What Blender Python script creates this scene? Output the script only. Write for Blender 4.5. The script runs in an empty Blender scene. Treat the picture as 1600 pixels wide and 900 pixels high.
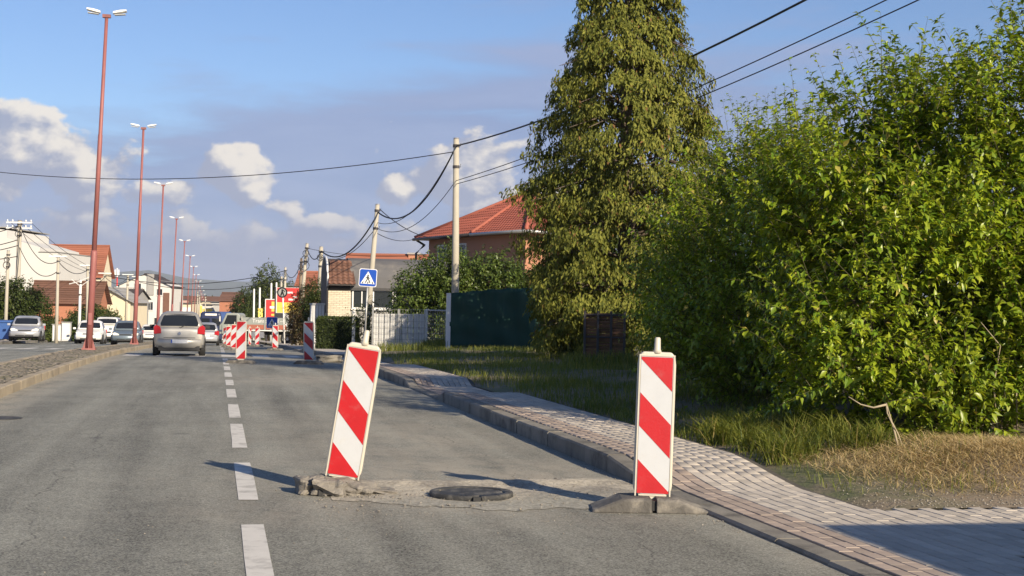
import bpy, math, random
import numpy as np
from mathutils import Vector, Matrix

random.seed(7)
rng = np.random.default_rng(11)
S = bpy.context.scene
C = S.collection
R = math.radians

# ------------------------------------------------------------------ camera
FPX, CAMZ = 2300.0, 1.4
YAW, PITCH, ROLL = R(11.3), R(0.92), R(1.0)
_F = Vector((math.sin(YAW)*math.cos(PITCH), math.cos(YAW)*math.cos(PITCH), math.sin(PITCH)))
_R0 = Vector((math.cos(YAW), -math.sin(YAW), 0))
_U0 = _R0.cross(_F)
_R = _R0*math.cos(ROLL) + _U0*math.sin(ROLL)
_U = _U0*math.cos(ROLL) - _R0*math.sin(ROLL)
cam = bpy.data.cameras.new('camera')
cam.sensor_width = 36.0
cam.lens = 36.0*FPX/1600.0
cam.clip_start, cam.clip_end = 0.1, 30000
co = bpy.data.objects.new('camera', cam)
C.objects.link(co)
co.matrix_world = Matrix(((_R.x, _U.x, -_F.x, 0), (_R.y, _U.y, -_F.y, 0), (_R.z, _U.z, -_F.z, CAMZ), (0, 0, 0, 1)))
S.camera = co

# ------------------------------------------------------------------ exposure
S.view_settings.view_transform = 'Standard'
S.view_settings.look = 'None'
S.view_settings.exposure = 0.75
S.view_settings.gamma = 1.0
S.cycles.max_bounces = 6
S.cycles.diffuse_bounces = 3
S.cycles.transparent_max_bounces = 8
S.cycles.transmission_bounces = 4

# ------------------------------------------------------------------ sun
SUN_EL = R(24.0)
SUN_AZ = math.atan2(0.42, -0.907)          # compass bearing of the sun, from +Y towards +X
sun = bpy.data.lights.new('sun', 'SUN')
sun.energy = 4.6
sun.angle = R(0.5)
sun.color = (1.0, 0.86, 0.66)
so = bpy.data.objects.new('sun', sun)
C.objects.link(so)
_sd = Vector((math.sin(SUN_AZ)*math.cos(SUN_EL), math.cos(SUN_AZ)*math.cos(SUN_EL), math.sin(SUN_EL)))
so.rotation_euler = _sd.to_track_quat('Z', 'Y').to_euler()
so.location = _sd*50

# ------------------------------------------------------------------ node helper
class NT:
    def __init__(s, tree):
        s.t = tree; s.n = tree.nodes; s.l = tree.links
    def node(s, typ, **kw):
        n = s.n.new(typ)
        for k, v in kw.items(): setattr(n, k, v)
        return n
    def put(s, sock, v):
        if v is None: return
        if isinstance(v, bpy.types.NodeSocket): s.l.new(v, sock)
        else:
            if isinstance(v, tuple) and len(v) == 3 and sock.type == 'RGBA': v = (*v, 1)
            sock.default_value = v
    def m(s, op, a, b=None, c=None, clamp=False):
        n = s.node('ShaderNodeMath', operation=op, use_clamp=clamp)
        s.put(n.inputs[0], a); s.put(n.inputs[1], b); s.put(n.inputs[2], c)
        return n.outputs[0]
    def vm(s, op, a, b=None, scale=None):
        n = s.node('ShaderNodeVectorMath', operation=op)
        s.put(n.inputs[0], a); s.put(n.inputs[1], b)
        if scale is not None: s.put(n.inputs['Scale'], scale)
        return n.outputs['Value'] if op in ('DOT_PRODUCT', 'LENGTH') else n.outputs[0]
    def mix(s, f, a, b, mode='MIX'):
        n = s.node('ShaderNodeMix', data_type='RGBA', blend_type=mode)
        s.put(n.inputs[0], f); s.put(n.inputs[6], a); s.put(n.inputs[7], b)
        return n.outputs[2]
    def noise(s, vec, scale, detail=4.0, rough=0.55, dist=0.0):
        n = s.node('ShaderNodeTexNoise')
        s.put(n.inputs['Vector'], vec); s.put(n.inputs['Scale'], scale)
        n.inputs['Detail'].default_value = detail; n.inputs['Roughness'].default_value = rough
        n.inputs['Distortion'].default_value = dist
        return n.outputs['Fac']
    def voro(s, vec, scale, feature='F1', out='Distance'):
        n = s.node('ShaderNodeTexVoronoi', feature=feature)
        s.put(n.inputs['Vector'], vec); s.put(n.inputs['Scale'], scale)
        return n.outputs[out]
    def ss(s, x, lo, hi):
        n = s.node('ShaderNodeMapRange', interpolation_type='SMOOTHSTEP')
        s.put(n.inputs[0], x); s.put(n.inputs[1], lo); s.put(n.inputs[2], hi)
        return n.outputs[0]
    def sep(s, v):
        n = s.node('ShaderNodeSeparateXYZ'); s.put(n.inputs[0], v); return n.outputs
    def comb(s, x, y, z):
        n = s.node('ShaderNodeCombineXYZ')
        s.put(n.inputs[0], x); s.put(n.inputs[1], y); s.put(n.inputs[2], z)
        return n.outputs[0]

# ------------------------------------------------------------------ world: Nishita sky and a layer of clouds
W = bpy.data.worlds.new('World'); S.world = W; W.use_nodes = True
g = NT(W.node_tree)
for n in list(g.n): g.n.remove(n)
sky = g.node('ShaderNodeTexSky', sky_type='NISHITA')
sky.sun_disc = False
sky.sun_elevation = SUN_EL
sky.sun_rotation = SUN_AZ
sky.air_density, sky.dust_density, sky.ozone_density = 1.0, 0.3, 2.0
SKY_STR = 0.10
dirv = g.node('ShaderNodeTexCoord').outputs['Generated']
dx, dy, dz = g.sep(dirv)[:3]
az = g.m('MULTIPLY', g.m('ARCTAN2', dx, dy), 57.2958)          # degrees clockwise from the road's direction
el = g.m('MULTIPLY', g.m('ARCSINE', g.m('MAXIMUM', dz, -0.99)), 57.2958)
def cloud_density(azs, els):
    q = g.comb(g.m('MULTIPLY', azs, 0.1), g.m('MULTIPLY', els, 0.13), 3.7)
    nz = g.noise(q, 5.2, 8.0, 0.55, 0.1)
    blobs = None
    for (ba, be, ra, re, amp) in CUMULI:
        ua = g.m('DIVIDE', g.m('SUBTRACT', azs, ba), ra)
        ue = g.m('DIVIDE', g.m('SUBTRACT', els, be), re)
        rr = g.m('ADD', g.m('MULTIPLY', ua, ua), g.m('MULTIPLY', ue, ue))
        e = g.m('MULTIPLY', g.m('EXPONENT', g.m('MULTIPLY', rr, -1.0)), amp)
        blobs = e if blobs is None else g.m('MAXIMUM', blobs, e)
    # a bank of low cumulus all round the horizon
    bank = g.m('MULTIPLY', g.ss(els, 4.9, 1.8), 0.70)
    base = g.m('SUBTRACT', g.m('MAXIMUM', blobs, bank), g.m('MULTIPLY', g.ss(els, 6.9, 9.0), 0.6))
    return g.m('ADD', base, g.m('MULTIPLY', g.m('SUBTRACT', nz, 0.5), 1.65))
CUMULI = [(-7.6, 5.6, 2.6, 1.7, 1.0), (-5.0, 4.7, 1.8, 1.0, .9), (0.45, 5.2, 1.05, 1.0, .98), (1.1, 4.35, 0.85, 0.7, .80), (2.5, 3.8, 1.1, 0.5, .66), (-2.4, 4.3, 1.7, 0.6, .74),
          (6.7, 4.6, 0.9, 0.65, .86), (9.6, 5.3, 2.2, 1.3, .98), (11.5, 4.0, 3.0, 1.3, .8), (4.4, 3.2, 1.8, 0.6, .74),
          (-32, 6, 7, 3, .9), (48, 6, 8, 3, .9), (80, 7, 9, 3.5, .9), (-75, 6, 8, 3, .9), (130, 7, 12, 3, .9), (-130, 7, 12, 3, .9)]
den = cloud_density(az, el)
den2 = cloud_density(g.m('ADD', az, 0.42), g.m('ADD', el, 0.36))
cov = g.ss(den, 0.26, 0.46)
lit = g.ss(g.m('SUBTRACT', den, den2), -0.08, 0.40)
lit = g.m('MULTIPLY', lit, g.ss(el, 1.6, 4.6))
# thin veil of stratus
vq = g.comb(g.m('MULTIPLY', az, 0.05), g.m('MULTIPLY', el, 0.26), 9.1)
vn = g.noise(vq, 2.2, 6.0, 0.55, 0.35)
vtop = g.m('ADD', 7.4, g.m('MULTIPLY', g.ss(az, -8.0, 16.0), 3.2))
veil = g.m('MULTIPLY', g.ss(g.m('ADD', g.m('SUBTRACT', vtop, el), g.m('MULTIPLY', g.m('SUBTRACT', vn, 0.5), 9.0)), -0.9, 2.2), 0.9)
veil = g.m('MAXIMUM', veil, g.m('MULTIPLY', g.ss(vn, 0.52, 0.74), 0.55))
skyc = g.vm('SCALE', g.mix(1.0, sky.outputs[0], (0.49, 0.57, 0.74), 'MULTIPLY'), None, 1.0)
K = 1.0/SKY_STR
def col3(r, gg, b, k=1.0): return (r*k*K, gg*k*K, b*k*K)
veilc = g.mix(g.ss(vn, 0.3, 0.75), col3(.155, .205, .345), col3(.205, .25, .385))
c1 = g.mix(veil, skyc, veilc)
shade = g.mix(g.ss(el, 0.5, 5.0), col3(.155, .19, .30), col3(.215, .24, .325))
cl = g.mix(lit, shade, col3(.56, .52, .465))
c2 = g.mix(g.m('MULTIPLY', cov, 0.93), c1, cl)
low = g.ss(el, 1.6, -0.2)
c3 = g.mix(g.m('MULTIPLY', low, 0.45), c2, col3(.18, .23, .35))
bg = g.node('ShaderNodeBackground'); bg.inputs[1].default_value = SKY_STR
g.l.new(c3, bg.inputs[0])
wo = g.node('ShaderNodeOutputWorld'); g.l.new(bg.outputs[0], wo.inputs[0])

# ------------------------------------------------------------------ projection helpers (pixel of the 1600x900 photograph -> place)
def zr(y):                                   # height of the road: level, then falling away past a crest
    y = float(y)
    if y < 22: return 0.0
    if y < 57: return -0.019*(y-22)**2/70.0
    if y < 430: return -0.019*(y-39.5)
    if y < 500:
        t = y-430; return -0.019*390.5 - 0.019*t + 0.019*t*t/140.0
    return -0.019*390.5 - 0.019*35
zrv = np.vectorize(zr)
def ray(px, py): return _F + _R*((px-800)/FPX) + _U*((450-py)/FPX)
def G(px, py, dz=0.0):
    r = ray(px, py); best = None
    t = 3.0
    while t < 900:
        p = r*t + Vector((0, 0, CAMZ))
        if p.z <= zr(p.y)+dz: return p
        t *= 1.0015
    return r*900
def AT(px, py, d): return ray(px, py)*d + Vector((0, 0, CAMZ))          # at depth d metres
def ATX(px, d):                                                           # ground position under a pixel column, at depth d
    p = AT(px, 484, d); return p.x, p.y
def ZAT(px, py, d): return AT(px, py, d).z

# ------------------------------------------------------------------ mesh builder
class MB:
    def __init__(s): s.v = []; s.f = []; s.mi = []; s.cur = 0
    def add(s, vs, fs):
        o = len(s.v); s.v += [tuple(p) for p in vs]
        for f in fs: s.f.append(tuple(i+o for i in f)); s.mi.append(s.cur)
        return s
    def box(s, c, d, rz=0.0, M=None):
        x, y, z = d[0]/2, d[1]/2, d[2]/2
        P = [Vector((sx*x, sy*y, sz*z)) for sz in (-1, 1) for sy in (-1, 1) for sx in (-1, 1)]
        if M is None: M = Matrix.Translation(Vector(c)) @ Matrix.Rotation(rz, 4, 'Z')
        else: M = Matrix.Translation(Vector(c)) @ M
        P = [M @ p for p in P]
        return s.add(P, [(0, 2, 3, 1), (4, 5, 7, 6), (0, 1, 5, 4), (2, 6, 7, 3), (0, 4, 6, 2), (1, 3, 7, 5)])
    def tube(s, pts, rad, n=8, caps=True):
        pts = [Vector(p) for p in pts]
        if not hasattr(rad, '__len__'): rad = [rad]*len(pts)
        rings = []
        for i, p in enumerate(pts):
            a = pts[max(i-1, 0)]; b = pts[min(i+1, len(pts)-1)]
            t = (b-a).normalized()
            u = t.cross(Vector((0, 0, 1)) if abs(t.z) < .95 else Vector((1, 0, 0))).normalized(); w = t.cross(u)
            rings.append([p + (u*math.cos(2*math.pi*k/n) + w*math.sin(2*math.pi*k/n))*rad[i] for k in range(n)])
        return s.loft(rings, caps)
    def loft(s, rings, caps=True, closed=True):
        n = len(rings[0]); vs = [p for r in rings for p in r]; fs = []
        for i in range(len(rings)-1):
            for k in range(n if closed else n-1):
                k2 = (k+1) % n
                fs.append((i*n+k, i*n+k2, (i+1)*n+k2, (i+1)*n+k))
        if caps:
            fs.append(tuple(range(n-1, -1, -1))); fs.append(tuple((len(rings)-1)*n+k for k in range(n)))
        return s.add(vs, fs)
    def prism(s, poly, h, M=None):              # polygon in xz, thickness h along y (centred)
        n = len(poly)
        vs = [Vector((x, -h/2, z)) for x, z in poly] + [Vector((x, h/2, z)) for x, z in poly]
        if M is not None: vs = [M @ v for v in vs]
        fs = [tuple(range(n)), tuple(range(2*n-1, n-1, -1))] + [(k, k+n, (k+1) % n+n, (k+1) % n) for k in range(n)]
        return s.add(vs, fs)
    def slab(s, poly, z0, z1):                  # polygon in xy
        n = len(poly)
        vs = [(x, y, z0) for x, y in poly] + [(x, y, z1) for x, y in poly]
        fs = [tuple(range(n-1, -1, -1)), tuple(range(n, 2*n))] + [(k, (k+1) % n, (k+1) % n+n, k+n) for k in range(n)]
        return s.add(vs, fs)
    def build(s, name, mat, parent=None, smooth=False, world=True):
        me = bpy.data.meshes.new(name)
        vs = s.v
        if parent is not None and world:
            l = parent.location
            vs = [(p[0]-l.x, p[1]-l.y, p[2]-l.z) for p in vs]
        me.from_pydata([tuple(p) for p in vs], [], s.f)
        for m in (mat if isinstance(mat, (list, tuple)) else [mat]): me.materials.append(m)
        if isinstance(mat, (list, tuple)): me.polygons.foreach_set('material_index', s.mi)
        me.update()
        if smooth: me.polygons.foreach_set('use_smooth', [True]*len(me.polygons))
        o = bpy.data.objects.new(name, me); C.objects.link(o)
        if parent is not None: o.parent = parent
        return o
def fast_mesh(name, V, F, mat, parent=None, off=None, smooth=False):     # V (n,3), F (m,k) numpy
    V = np.asarray(V, dtype=np.float32)
    if off is None and parent is not None: off = parent.location
    if off is not None: V = V - np.array(tuple(off), dtype=np.float32)
    F = np.asarray(F, dtype=np.int32); k = F.shape[1]
    me = bpy.data.meshes.new(name)
    me.vertices.add(len(V)); me.vertices.foreach_set('co', V.ravel())
    me.loops.add(F.size); me.loops.foreach_set('vertex_index', F.ravel())
    me.polygons.add(len(F))
    me.polygons.foreach_set('loop_start', np.arange(0, F.size, k, dtype=np.int32))
    if smooth: me.polygons.foreach_set('use_smooth', np.ones(len(F), dtype=bool))
    me.update(calc_edges=True)
    me.materials.append(mat)
    o = bpy.data.objects.new(name, me); C.objects.link(o)
    if parent is not None: o.parent = parent
    return o
def tag(o, label=None, cat=None, group=None, kind=None):
    if label: o['label'] = label
    if cat: o['category'] = cat
    if group: o['group'] = group
    if kind: o['kind'] = kind
    return o
def thing(name, loc, label, cat, group=None, rz=0.0):
    o = bpy.data.objects.new(name, None); C.objects.link(o)
    o.empty_display_size = .3
    o.location = Vector(loc); o.rotation_euler = (0, 0, rz)
    return tag(o, label, cat, group)
def soft(o, w=.01, seg=2):
    b = o.modifiers.new('bevel', 'BEVEL'); b.width = w; b.segments = seg; b.limit_method = 'ANGLE'; b.angle_limit = R(35)
    return o
def copy_tree(o, parent=None):
    c = o.copy(); C.objects.link(c)
    if parent is not None: c.parent = parent
    for ch in list(o.children): copy_tree(ch, c)
    return c
def clip(poly, xmin, xmax, zmin, zmax):
    def cut(P, f):
        out = []
        for i in range(len(P)):
            a, b = P[i], P[(i+1) % len(P)]; fa, fb = f(a), f(b)
            if fa >= 0: out.append(a)
            if fa*fb < 0:
                t = fa/(fa-fb); out.append((a[0]+(b[0]-a[0])*t, a[1]+(b[1]-a[1])*t))
        return out
    for f in (lambda p: p[0]-xmin, lambda p: xmax-p[0], lambda p: p[1]-zmin, lambda p: zmax-p[1]):
        if poly: poly = cut(poly, f)
    return poly

# ------------------------------------------------------------------ materials
def mat(name, col, rough=.7, var=.15, scale=3.0, bump=0.0, bscale=30.0, spec=.5, metal=0.0, dirt=None, dscale=1.2, dlo=.5, dhi=.7, rnd=0.0):
    m = bpy.data.materials.new(name); m.use_nodes = True
    t = NT(m.node_tree); b = t.n['Principled BSDF']
    p = t.node('ShaderNodeTexCoord').outputs['Object']
    nz = t.noise(p, scale, 5.0, .6)
    k = t.m('ADD', t.m('MULTIPLY', t.m('SUBTRACT', nz, .5), var*2.4), 1.0)
    if rnd:
        ri = t.node('ShaderNodeNewGeometry').outputs['Random Per Island']
        ro = t.node('ShaderNodeObjectInfo').outputs['Random']
        rr = t.m('FRACT', t.m('ADD', ri, t.m('MULTIPLY', ro, 7.31)))
        k = t.m('MULTIPLY', k, t.m('ADD', t.m('MULTIPLY', t.m('SUBTRACT', rr, .5), 2*rnd), 1.0))
    c = t.vm('SCALE', (*col,), None, k)
    if dirt:
        d = t.ss(t.noise(p, dscale, 6.0, .65, .3), dlo, dhi)
        c = t.mix(d, c, (*dirt, 1))
    t.put(b.inputs['Base Color'], c)
    b.inputs['Roughness'].default_value = rough
    b.inputs['Specular IOR Level'].default_value = spec
    b.inputs['Metallic'].default_value = metal
    if bump:
        bn = t.node('ShaderNodeBump'); bn.inputs['Strength'].default_value = 1.0; bn.inputs['Distance'].default_value = bump
        t.put(bn.inputs['Height'], t.noise(p, bscale, 5.0, .65)); t.l.new(bn.outputs[0], b.inputs['Normal'])
    return m
def leafmat(name, c1, c2, c3=None, rough=.45, trans=.35, spec=.4, tcol=None):
    m = bpy.data.materials.new(name); m.use_nodes = True
    t = NT(m.node_tree); b = t.n['Principled BSDF']; out = t.n['Material Output']
    ri = t.node('ShaderNodeNewGeometry').outputs['Random Per Island']
    ro = t.node('ShaderNodeObjectInfo').outputs['Random']
    rr = t.m('FRACT', t.m('ADD', ri, t.m('MULTIPLY', ro, 7.31)))
    c = t.mix(rr, (*c1, 1), (*c2, 1))
    if c3:
        c = t.mix(t.ss(rr, .965, .985), c, (*c3, 1))
    p = t.node('ShaderNodeTexCoord').outputs['Object']
    k = t.m('ADD', t.m('MULTIPLY', t.m('SUBTRACT', t.noise(p, .9, 3.0), .5), .9), 1.0)
    c = t.vm('SCALE', c, None, k)
    t.put(b.inputs['Base Color'], c); b.inputs['Roughness'].default_value = rough
    b.inputs['Specular IOR Level'].default_value = spec
    tr = t.node('ShaderNodeBsdfTranslucent')
    t.put(tr.inputs[0], t.mix(1.0, c, (*(tcol or (1.6, 1.5, .7)), 1), 'MULTIPLY'))
    mx = t.node('ShaderNodeMixShader'); mx.inputs[0].default_value = trans
    t.l.new(b.outputs[0], mx.inputs[1]); t.l.new(tr.outputs[0], mx.inputs[2]); t.l.new(mx.outputs[0], out.inputs[0])
    return m
def glassmat(name, col=(.03, .035, .04), rough=.08):
    m = mat(name, col, rough, .1, 2.0); return m

M = {}
M['red_pole'] = mat('red_pole_paint', (.29, .105, .095), .55, .25, 1.5, dirt=(.17, .06, .05), dscale=.8, dlo=.56, dhi=.75)
M['lamp_white'] = mat('lamp_white', (.78, .78, .74), .4, .05)
M['dark_metal'] = mat('dark_metal', (.035, .035, .04), .5, .2)
M['concrete_pole'] = mat('concrete_pole', (.42, .385, .31), .85, .18, 2.0, .004, 18.0, dirt=(.22, .2, .16), dscale=1.0, dlo=.56, dhi=.8)
M['wood_pole'] = mat('old_wood_pole', (.22, .17, .12), .85, .25, 4.0)
M['cable'] = mat('black_cable', (.012, .012, .014), .6, .2)
M['grey_steel'] = mat('galvanised_steel', (.42, .42, .4), .45, .15, 6.0, metal=.6)
M['plastic_white'] = mat('white_plastic', (.52, .485, .40), .45, .06, 5.0, .0012, 40.0, dirt=(.52, .46, .35), dscale=4.5, dlo=.60, dhi=.86)
M['film_white'] = mat('white_reflective_film', (.475, .49, .505), .4, .07, 9.0, dirt=(.44, .40, .33), dscale=6.0, dlo=.52, dhi=.85)
M['film_red'] = mat('red_reflective_film', (.42, .009, .013), .38, .14, 8.0, .0012, 60.0, dirt=(.40, .055, .055), dscale=9.0, dlo=.52, dhi=.85)
M['rubber_foot'] = mat('dusty_rubber', (.105, .098, .088), .9, .3, 5.0, .012, 22.0, dirt=(.27, .245, .205), dscale=5.0, dlo=.45, dhi=.72)
M['rubber_dark'] = mat('rubber_dark', (.03, .03, .03), .85, .3, 8.0, .004, 30)
M['cast_iron'] = mat('cast_iron', (.040, .040, .040), .75, .5, 14.0, .016, 38.0, dirt=(.20, .185, .155), dscale=7.0, dlo=.46, dhi=.74)
M['rubble'] = mat('dusty_concrete_rubble', (.22, .20, .17), .95, .35, 7.0, .03, 14.0, dirt=(.12, .11, .1), dscale=4.0, dlo=.55, dhi=.75)
M['kerb'] = mat('kerb_concrete', (.21, .192, .16), .92, .25, 4.0, .006, 40.0, dirt=(.065, .06, .052), dscale=2.2, dlo=.44, dhi=.72, rnd=.16)
M['kerb_pale'] = mat('median_kerb', (.33, .275, .195), .92, .25, 3.0, .006, 40.0, dirt=(.15, .13, .1), dscale=1.6, dlo=.5, dhi=.75, rnd=.12)
M['bark'] = mat('bark', (.13, .10, .075), .95, .35, 6.0, .02, 14.0)
M['shoot'] = mat('green_brown_shoot', (.085, .075, .03), .8, .25, 9.0)
M['twig'] = mat('pale_twig', (.36, .30, .2), .9, .25, 9.0)
M['white_wall'] = mat('white_render', (.60, .585, .545), .9, .06, .6, .002, 20)
M['cream_wall'] = mat('cream_render', (.66, .58, .42), .9, .08, .8, .002, 20)
M['pink_wall'] = mat('pink_render', (.62, .40, .34), .9, .1, .8)
M['grey_wall'] = mat('grey_render', (.33, .32, .30), .9, .15, .8)
M['orange_wall'] = mat('terracotta_render', (.42, .20, .12), .9, .12, .8)
M['red_brick'] = mat('red_brick', (.45, .19, .11), .9, .2, 4.0, rnd=.25)
M['cream_brick'] = mat('cream_brick', (.60, .53, .40), .9, .1, 4.0, rnd=.08)
M['mortar'] = mat('mortar', (.40, .36, .29), .95, .12, 4.0)
M['tile_red'] = mat('red_roof_tile', (.31, .088, .055), .75, .15, 2.0, rnd=.13)
M['tile_orange'] = mat('orange_roof_tile', (.30, .11, .065), .8, .15, 1.0, rnd=.14)
M['tile_brown'] = mat('brown_roof_tile', (.15, .075, .05), .85, .2, 2.0, rnd=.2)
M['roof_grey'] = mat('grey_bitumen_roof', (.11, .108, .11), .85, .15, 1.2, dirt=(.16, .15, .14), dscale=.7)
M['roof_dark'] = mat('dark_roof', (.06, .05, .048), .85, .2, 1.5)
M['black_slat'] = mat('black_slats', (.018, .019, .022), .7, .2)
M['window'] = glassmat('window_glass')
M['frame_white'] = mat('white_frame', (.72, .71, .68), .5, .04)
M['gutter'] = mat('dark_gutter', (.05, .045, .045), .5, .15)
M['tarp'] = mat('green_tarp', (.006, .046, .030), .75, .14, 3.0, .006, 8.0)
M['board_white'] = mat('white_boards', (.60, .60, .58), .6, .12, 2.0, dirt=(.4, .38, .34), dscale=1.5, dlo=.55, dhi=.8, rnd=.07)
M['wire'] = mat('wire_mesh', (.30, .30, .29), .5, .1, metal=.3)
M['reed'] = mat('reed_screen', (.16, .085, .045), .9, .3, 8.0, rnd=.3)
M['low_wall'] = mat('low_wall', (.22, .2, .17), .95, .25, 2.5, .01, 12)
M['hedge_core'] = mat('hedge_core', (.016, .026, .010), .95, .4, 4.0)
M['bin_blue'] = mat('blue_bin', (.05, .12, .33), .5, .1)
M['sign_blue'] = mat('sign_blue', (.012, .075, .42), .4, .04)
M['sign_white'] = mat('sign_white', (.80, .80, .78), .4, .03)
M['sign_black'] = mat('sign_black', (.012, .012, .012), .5, .05)
M['sign_yellow'] = mat('sign_yellow', (.80, .62, .12), .5, .05)
M['ad_red'] = mat('advert_red', (.60, .045, .04), .5, .08)
M['ad_yellow'] = mat('advert_yellow', (.78, .55, .10), .5, .1)
M['text_white'] = mat('print_white', (.80, .79, .76), .5, .03)
M['tyre'] = mat('tyre', (.018, .018, .019), .85, .2)
M['rim'] = mat('rim', (.40, .40, .41), .35, .1, metal=.7)
M['car_glass'] = mat('car_glass', (.016, .019, .024), .06, .1)
M['lamp_red'] = mat('tail_lamp_red', (.38, .012, .016), .2, .05)
M['lamp_clear'] = mat('headlamp', (.75, .74, .66), .12, .04)
M['plate'] = mat('number_plate', (.75, .75, .73), .4, .04)
M['chrome'] = mat('chrome', (.6, .6, .6), .15, .05, metal=1.0)
def paint(n, c, metal=.35, rough=.32): return mat('paint_'+n, c, rough, .04, 1.5, metal=metal, dirt=tuple(.6*a+.05 for a in c), dscale=1.0, dlo=.55, dhi=.9)
M['p_silver'] = paint('beige_silver', (.40, .385, .35), .45, .34)
M['p_silver2'] = paint('silver', (.42, .43, .45))
M['p_white'] = paint('white', (.74, .73, .70), 0.0)
M['p_bluegrey'] = paint('blue_grey', (.19, .235, .27))
M['p_blue'] = mat('blue_tarpaulin', (.030, .075, .24), .6, .12)
M['p_navy'] = paint('navy', (.02, .028, .075), 0.0)
M['p_truck'] = paint('truck_grey_green', (.28, .30, .27), 0.0, .5)
M['p_band'] = paint('truck_red_band', (.36, .12, .075), 0.0, .5)
M['line'] = mat('road_paint', (.60, .575, .52), .85, .12, 6.0, .002, 60, dirt=(.36, .34, .305), dscale=5.0, dlo=.46, dhi=.72)
M['stone_bit'] = mat('gravel_bits', (.27, .245, .205), .95, .2, 9.0, rnd=.35)
M['mountain'] = mat('forested_mountain', (.05, .07, .05), .95, .3, .004)

# leaves
M['lf_plum'] = leafmat('plum_leaves', (.10, .185, .012), (.33, .385, .026), (.40, .34, .08), rough=.38, trans=.26, spec=.45)
M['lf_conifer'] = leafmat('conifer_sprays', (.085, .105, .018), (.25, .25, .045), (.20, .11, .04), rough=.7, trans=.22, spec=.2, tcol=(1.4, 1.3, .8))
M['lf_laurel'] = leafmat('laurel_leaves', (.05, .09, .015), (.13, .17, .035), rough=.4, trans=.22, spec=.5)
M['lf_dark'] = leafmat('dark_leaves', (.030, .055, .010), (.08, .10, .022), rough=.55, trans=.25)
M['lf_mid'] = leafmat('mid_leaves', (.045, .075, .014), (.11, .13, .03), rough=.55, trans=.28)
M['lf_red'] = leafmat('reddish_leaves', (.07, .035, .022), (.10, .09, .03), rough=.55, trans=.25)
M['grass'] = leafmat('grass_blades', (.085, .125, .018), (.23, .235, .045), (.36, .29, .11), rough=.55, trans=.35)
M['straw'] = leafmat('dry_straw', (.42, .31, .14), (.66, .52, .27), (.14, .13, .04), rough=.7, trans=.25, tcol=(1.1, 1.0, .8))

# ================================================================== GROUND AND ROAD
def sheet(name, xs, ys, zf, m, kind='structure', parent=None):
    X, Y = np.meshgrid(np.array(xs, float), np.array(ys, float))
    Z = zf(X, Y)
    V = np.stack([X, Y, Z], -1).reshape(-1, 3)
    nx, ny = len(xs), len(ys)
    i = np.arange(ny-1)[:, None]*nx + np.arange(nx-1)[None, :]
    F = np.stack([i, i+1, i+nx+1, i+nx], -1).reshape(-1, 4)
    o = fast_mesh(name, V, F, m, parent, smooth=True)
    if kind: o['kind'] = kind
    return o
def zrw(Y): return zrv(Y)
YS = [-60, -30, -10] + list(np.arange(0, 62, 2.0)) + list(np.arange(65, 440, 15)) + list(np.arange(440, 520, 8))

def earth_mat():
    m = bpy.data.materials.new('earth'); m.use_nodes = True
    t = NT(m.node_tree); b = t.n['Principled BSDF']
    p = t.node('ShaderNodeTexCoord').outputs['Object']
    n1 = t.noise(p, .35, 6, .65); n2 = t.noise(p, 14, 4, .7); n3 = t.noise(p, .02, 3, .5)
    c = t.mix(t.ss(n1, .46, .62), (.21, .165, .115, 1), (.10, .115, .045, 1))
    c = t.mix(t.m('MULTIPLY', t.ss(n2, .5, .75), .6), c, (.29, .235, .165, 1))
    c = t.mix(t.ss(n3, .5, .7), c, (.05, .07, .028, 1))
    t.put(b.inputs['Base Color'], c); b.inputs['Roughness'].default_value = .95
    bn = t.node('ShaderNodeBump'); bn.inputs['Distance'].default_value = .02
    t.put(bn.inputs['Height'], n2); t.l.new(bn.outputs[0], b.inputs['Normal'])
    return m
M['earth'] = earth_mat()
gx = [-6000, -2500, -900, -300, -120, -60, -30, -12, 3.5, 12, 30, 60, 120, 300, 900, 2500, 6000]
gy = [-400, -100] + YS[1:] + [560, 700, 1000, 1600, 2600, 4200, 7000, 9500]
sheet('ground', gx, gy, lambda X, Y: zrw(Y)-.07, M['earth'])

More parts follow.
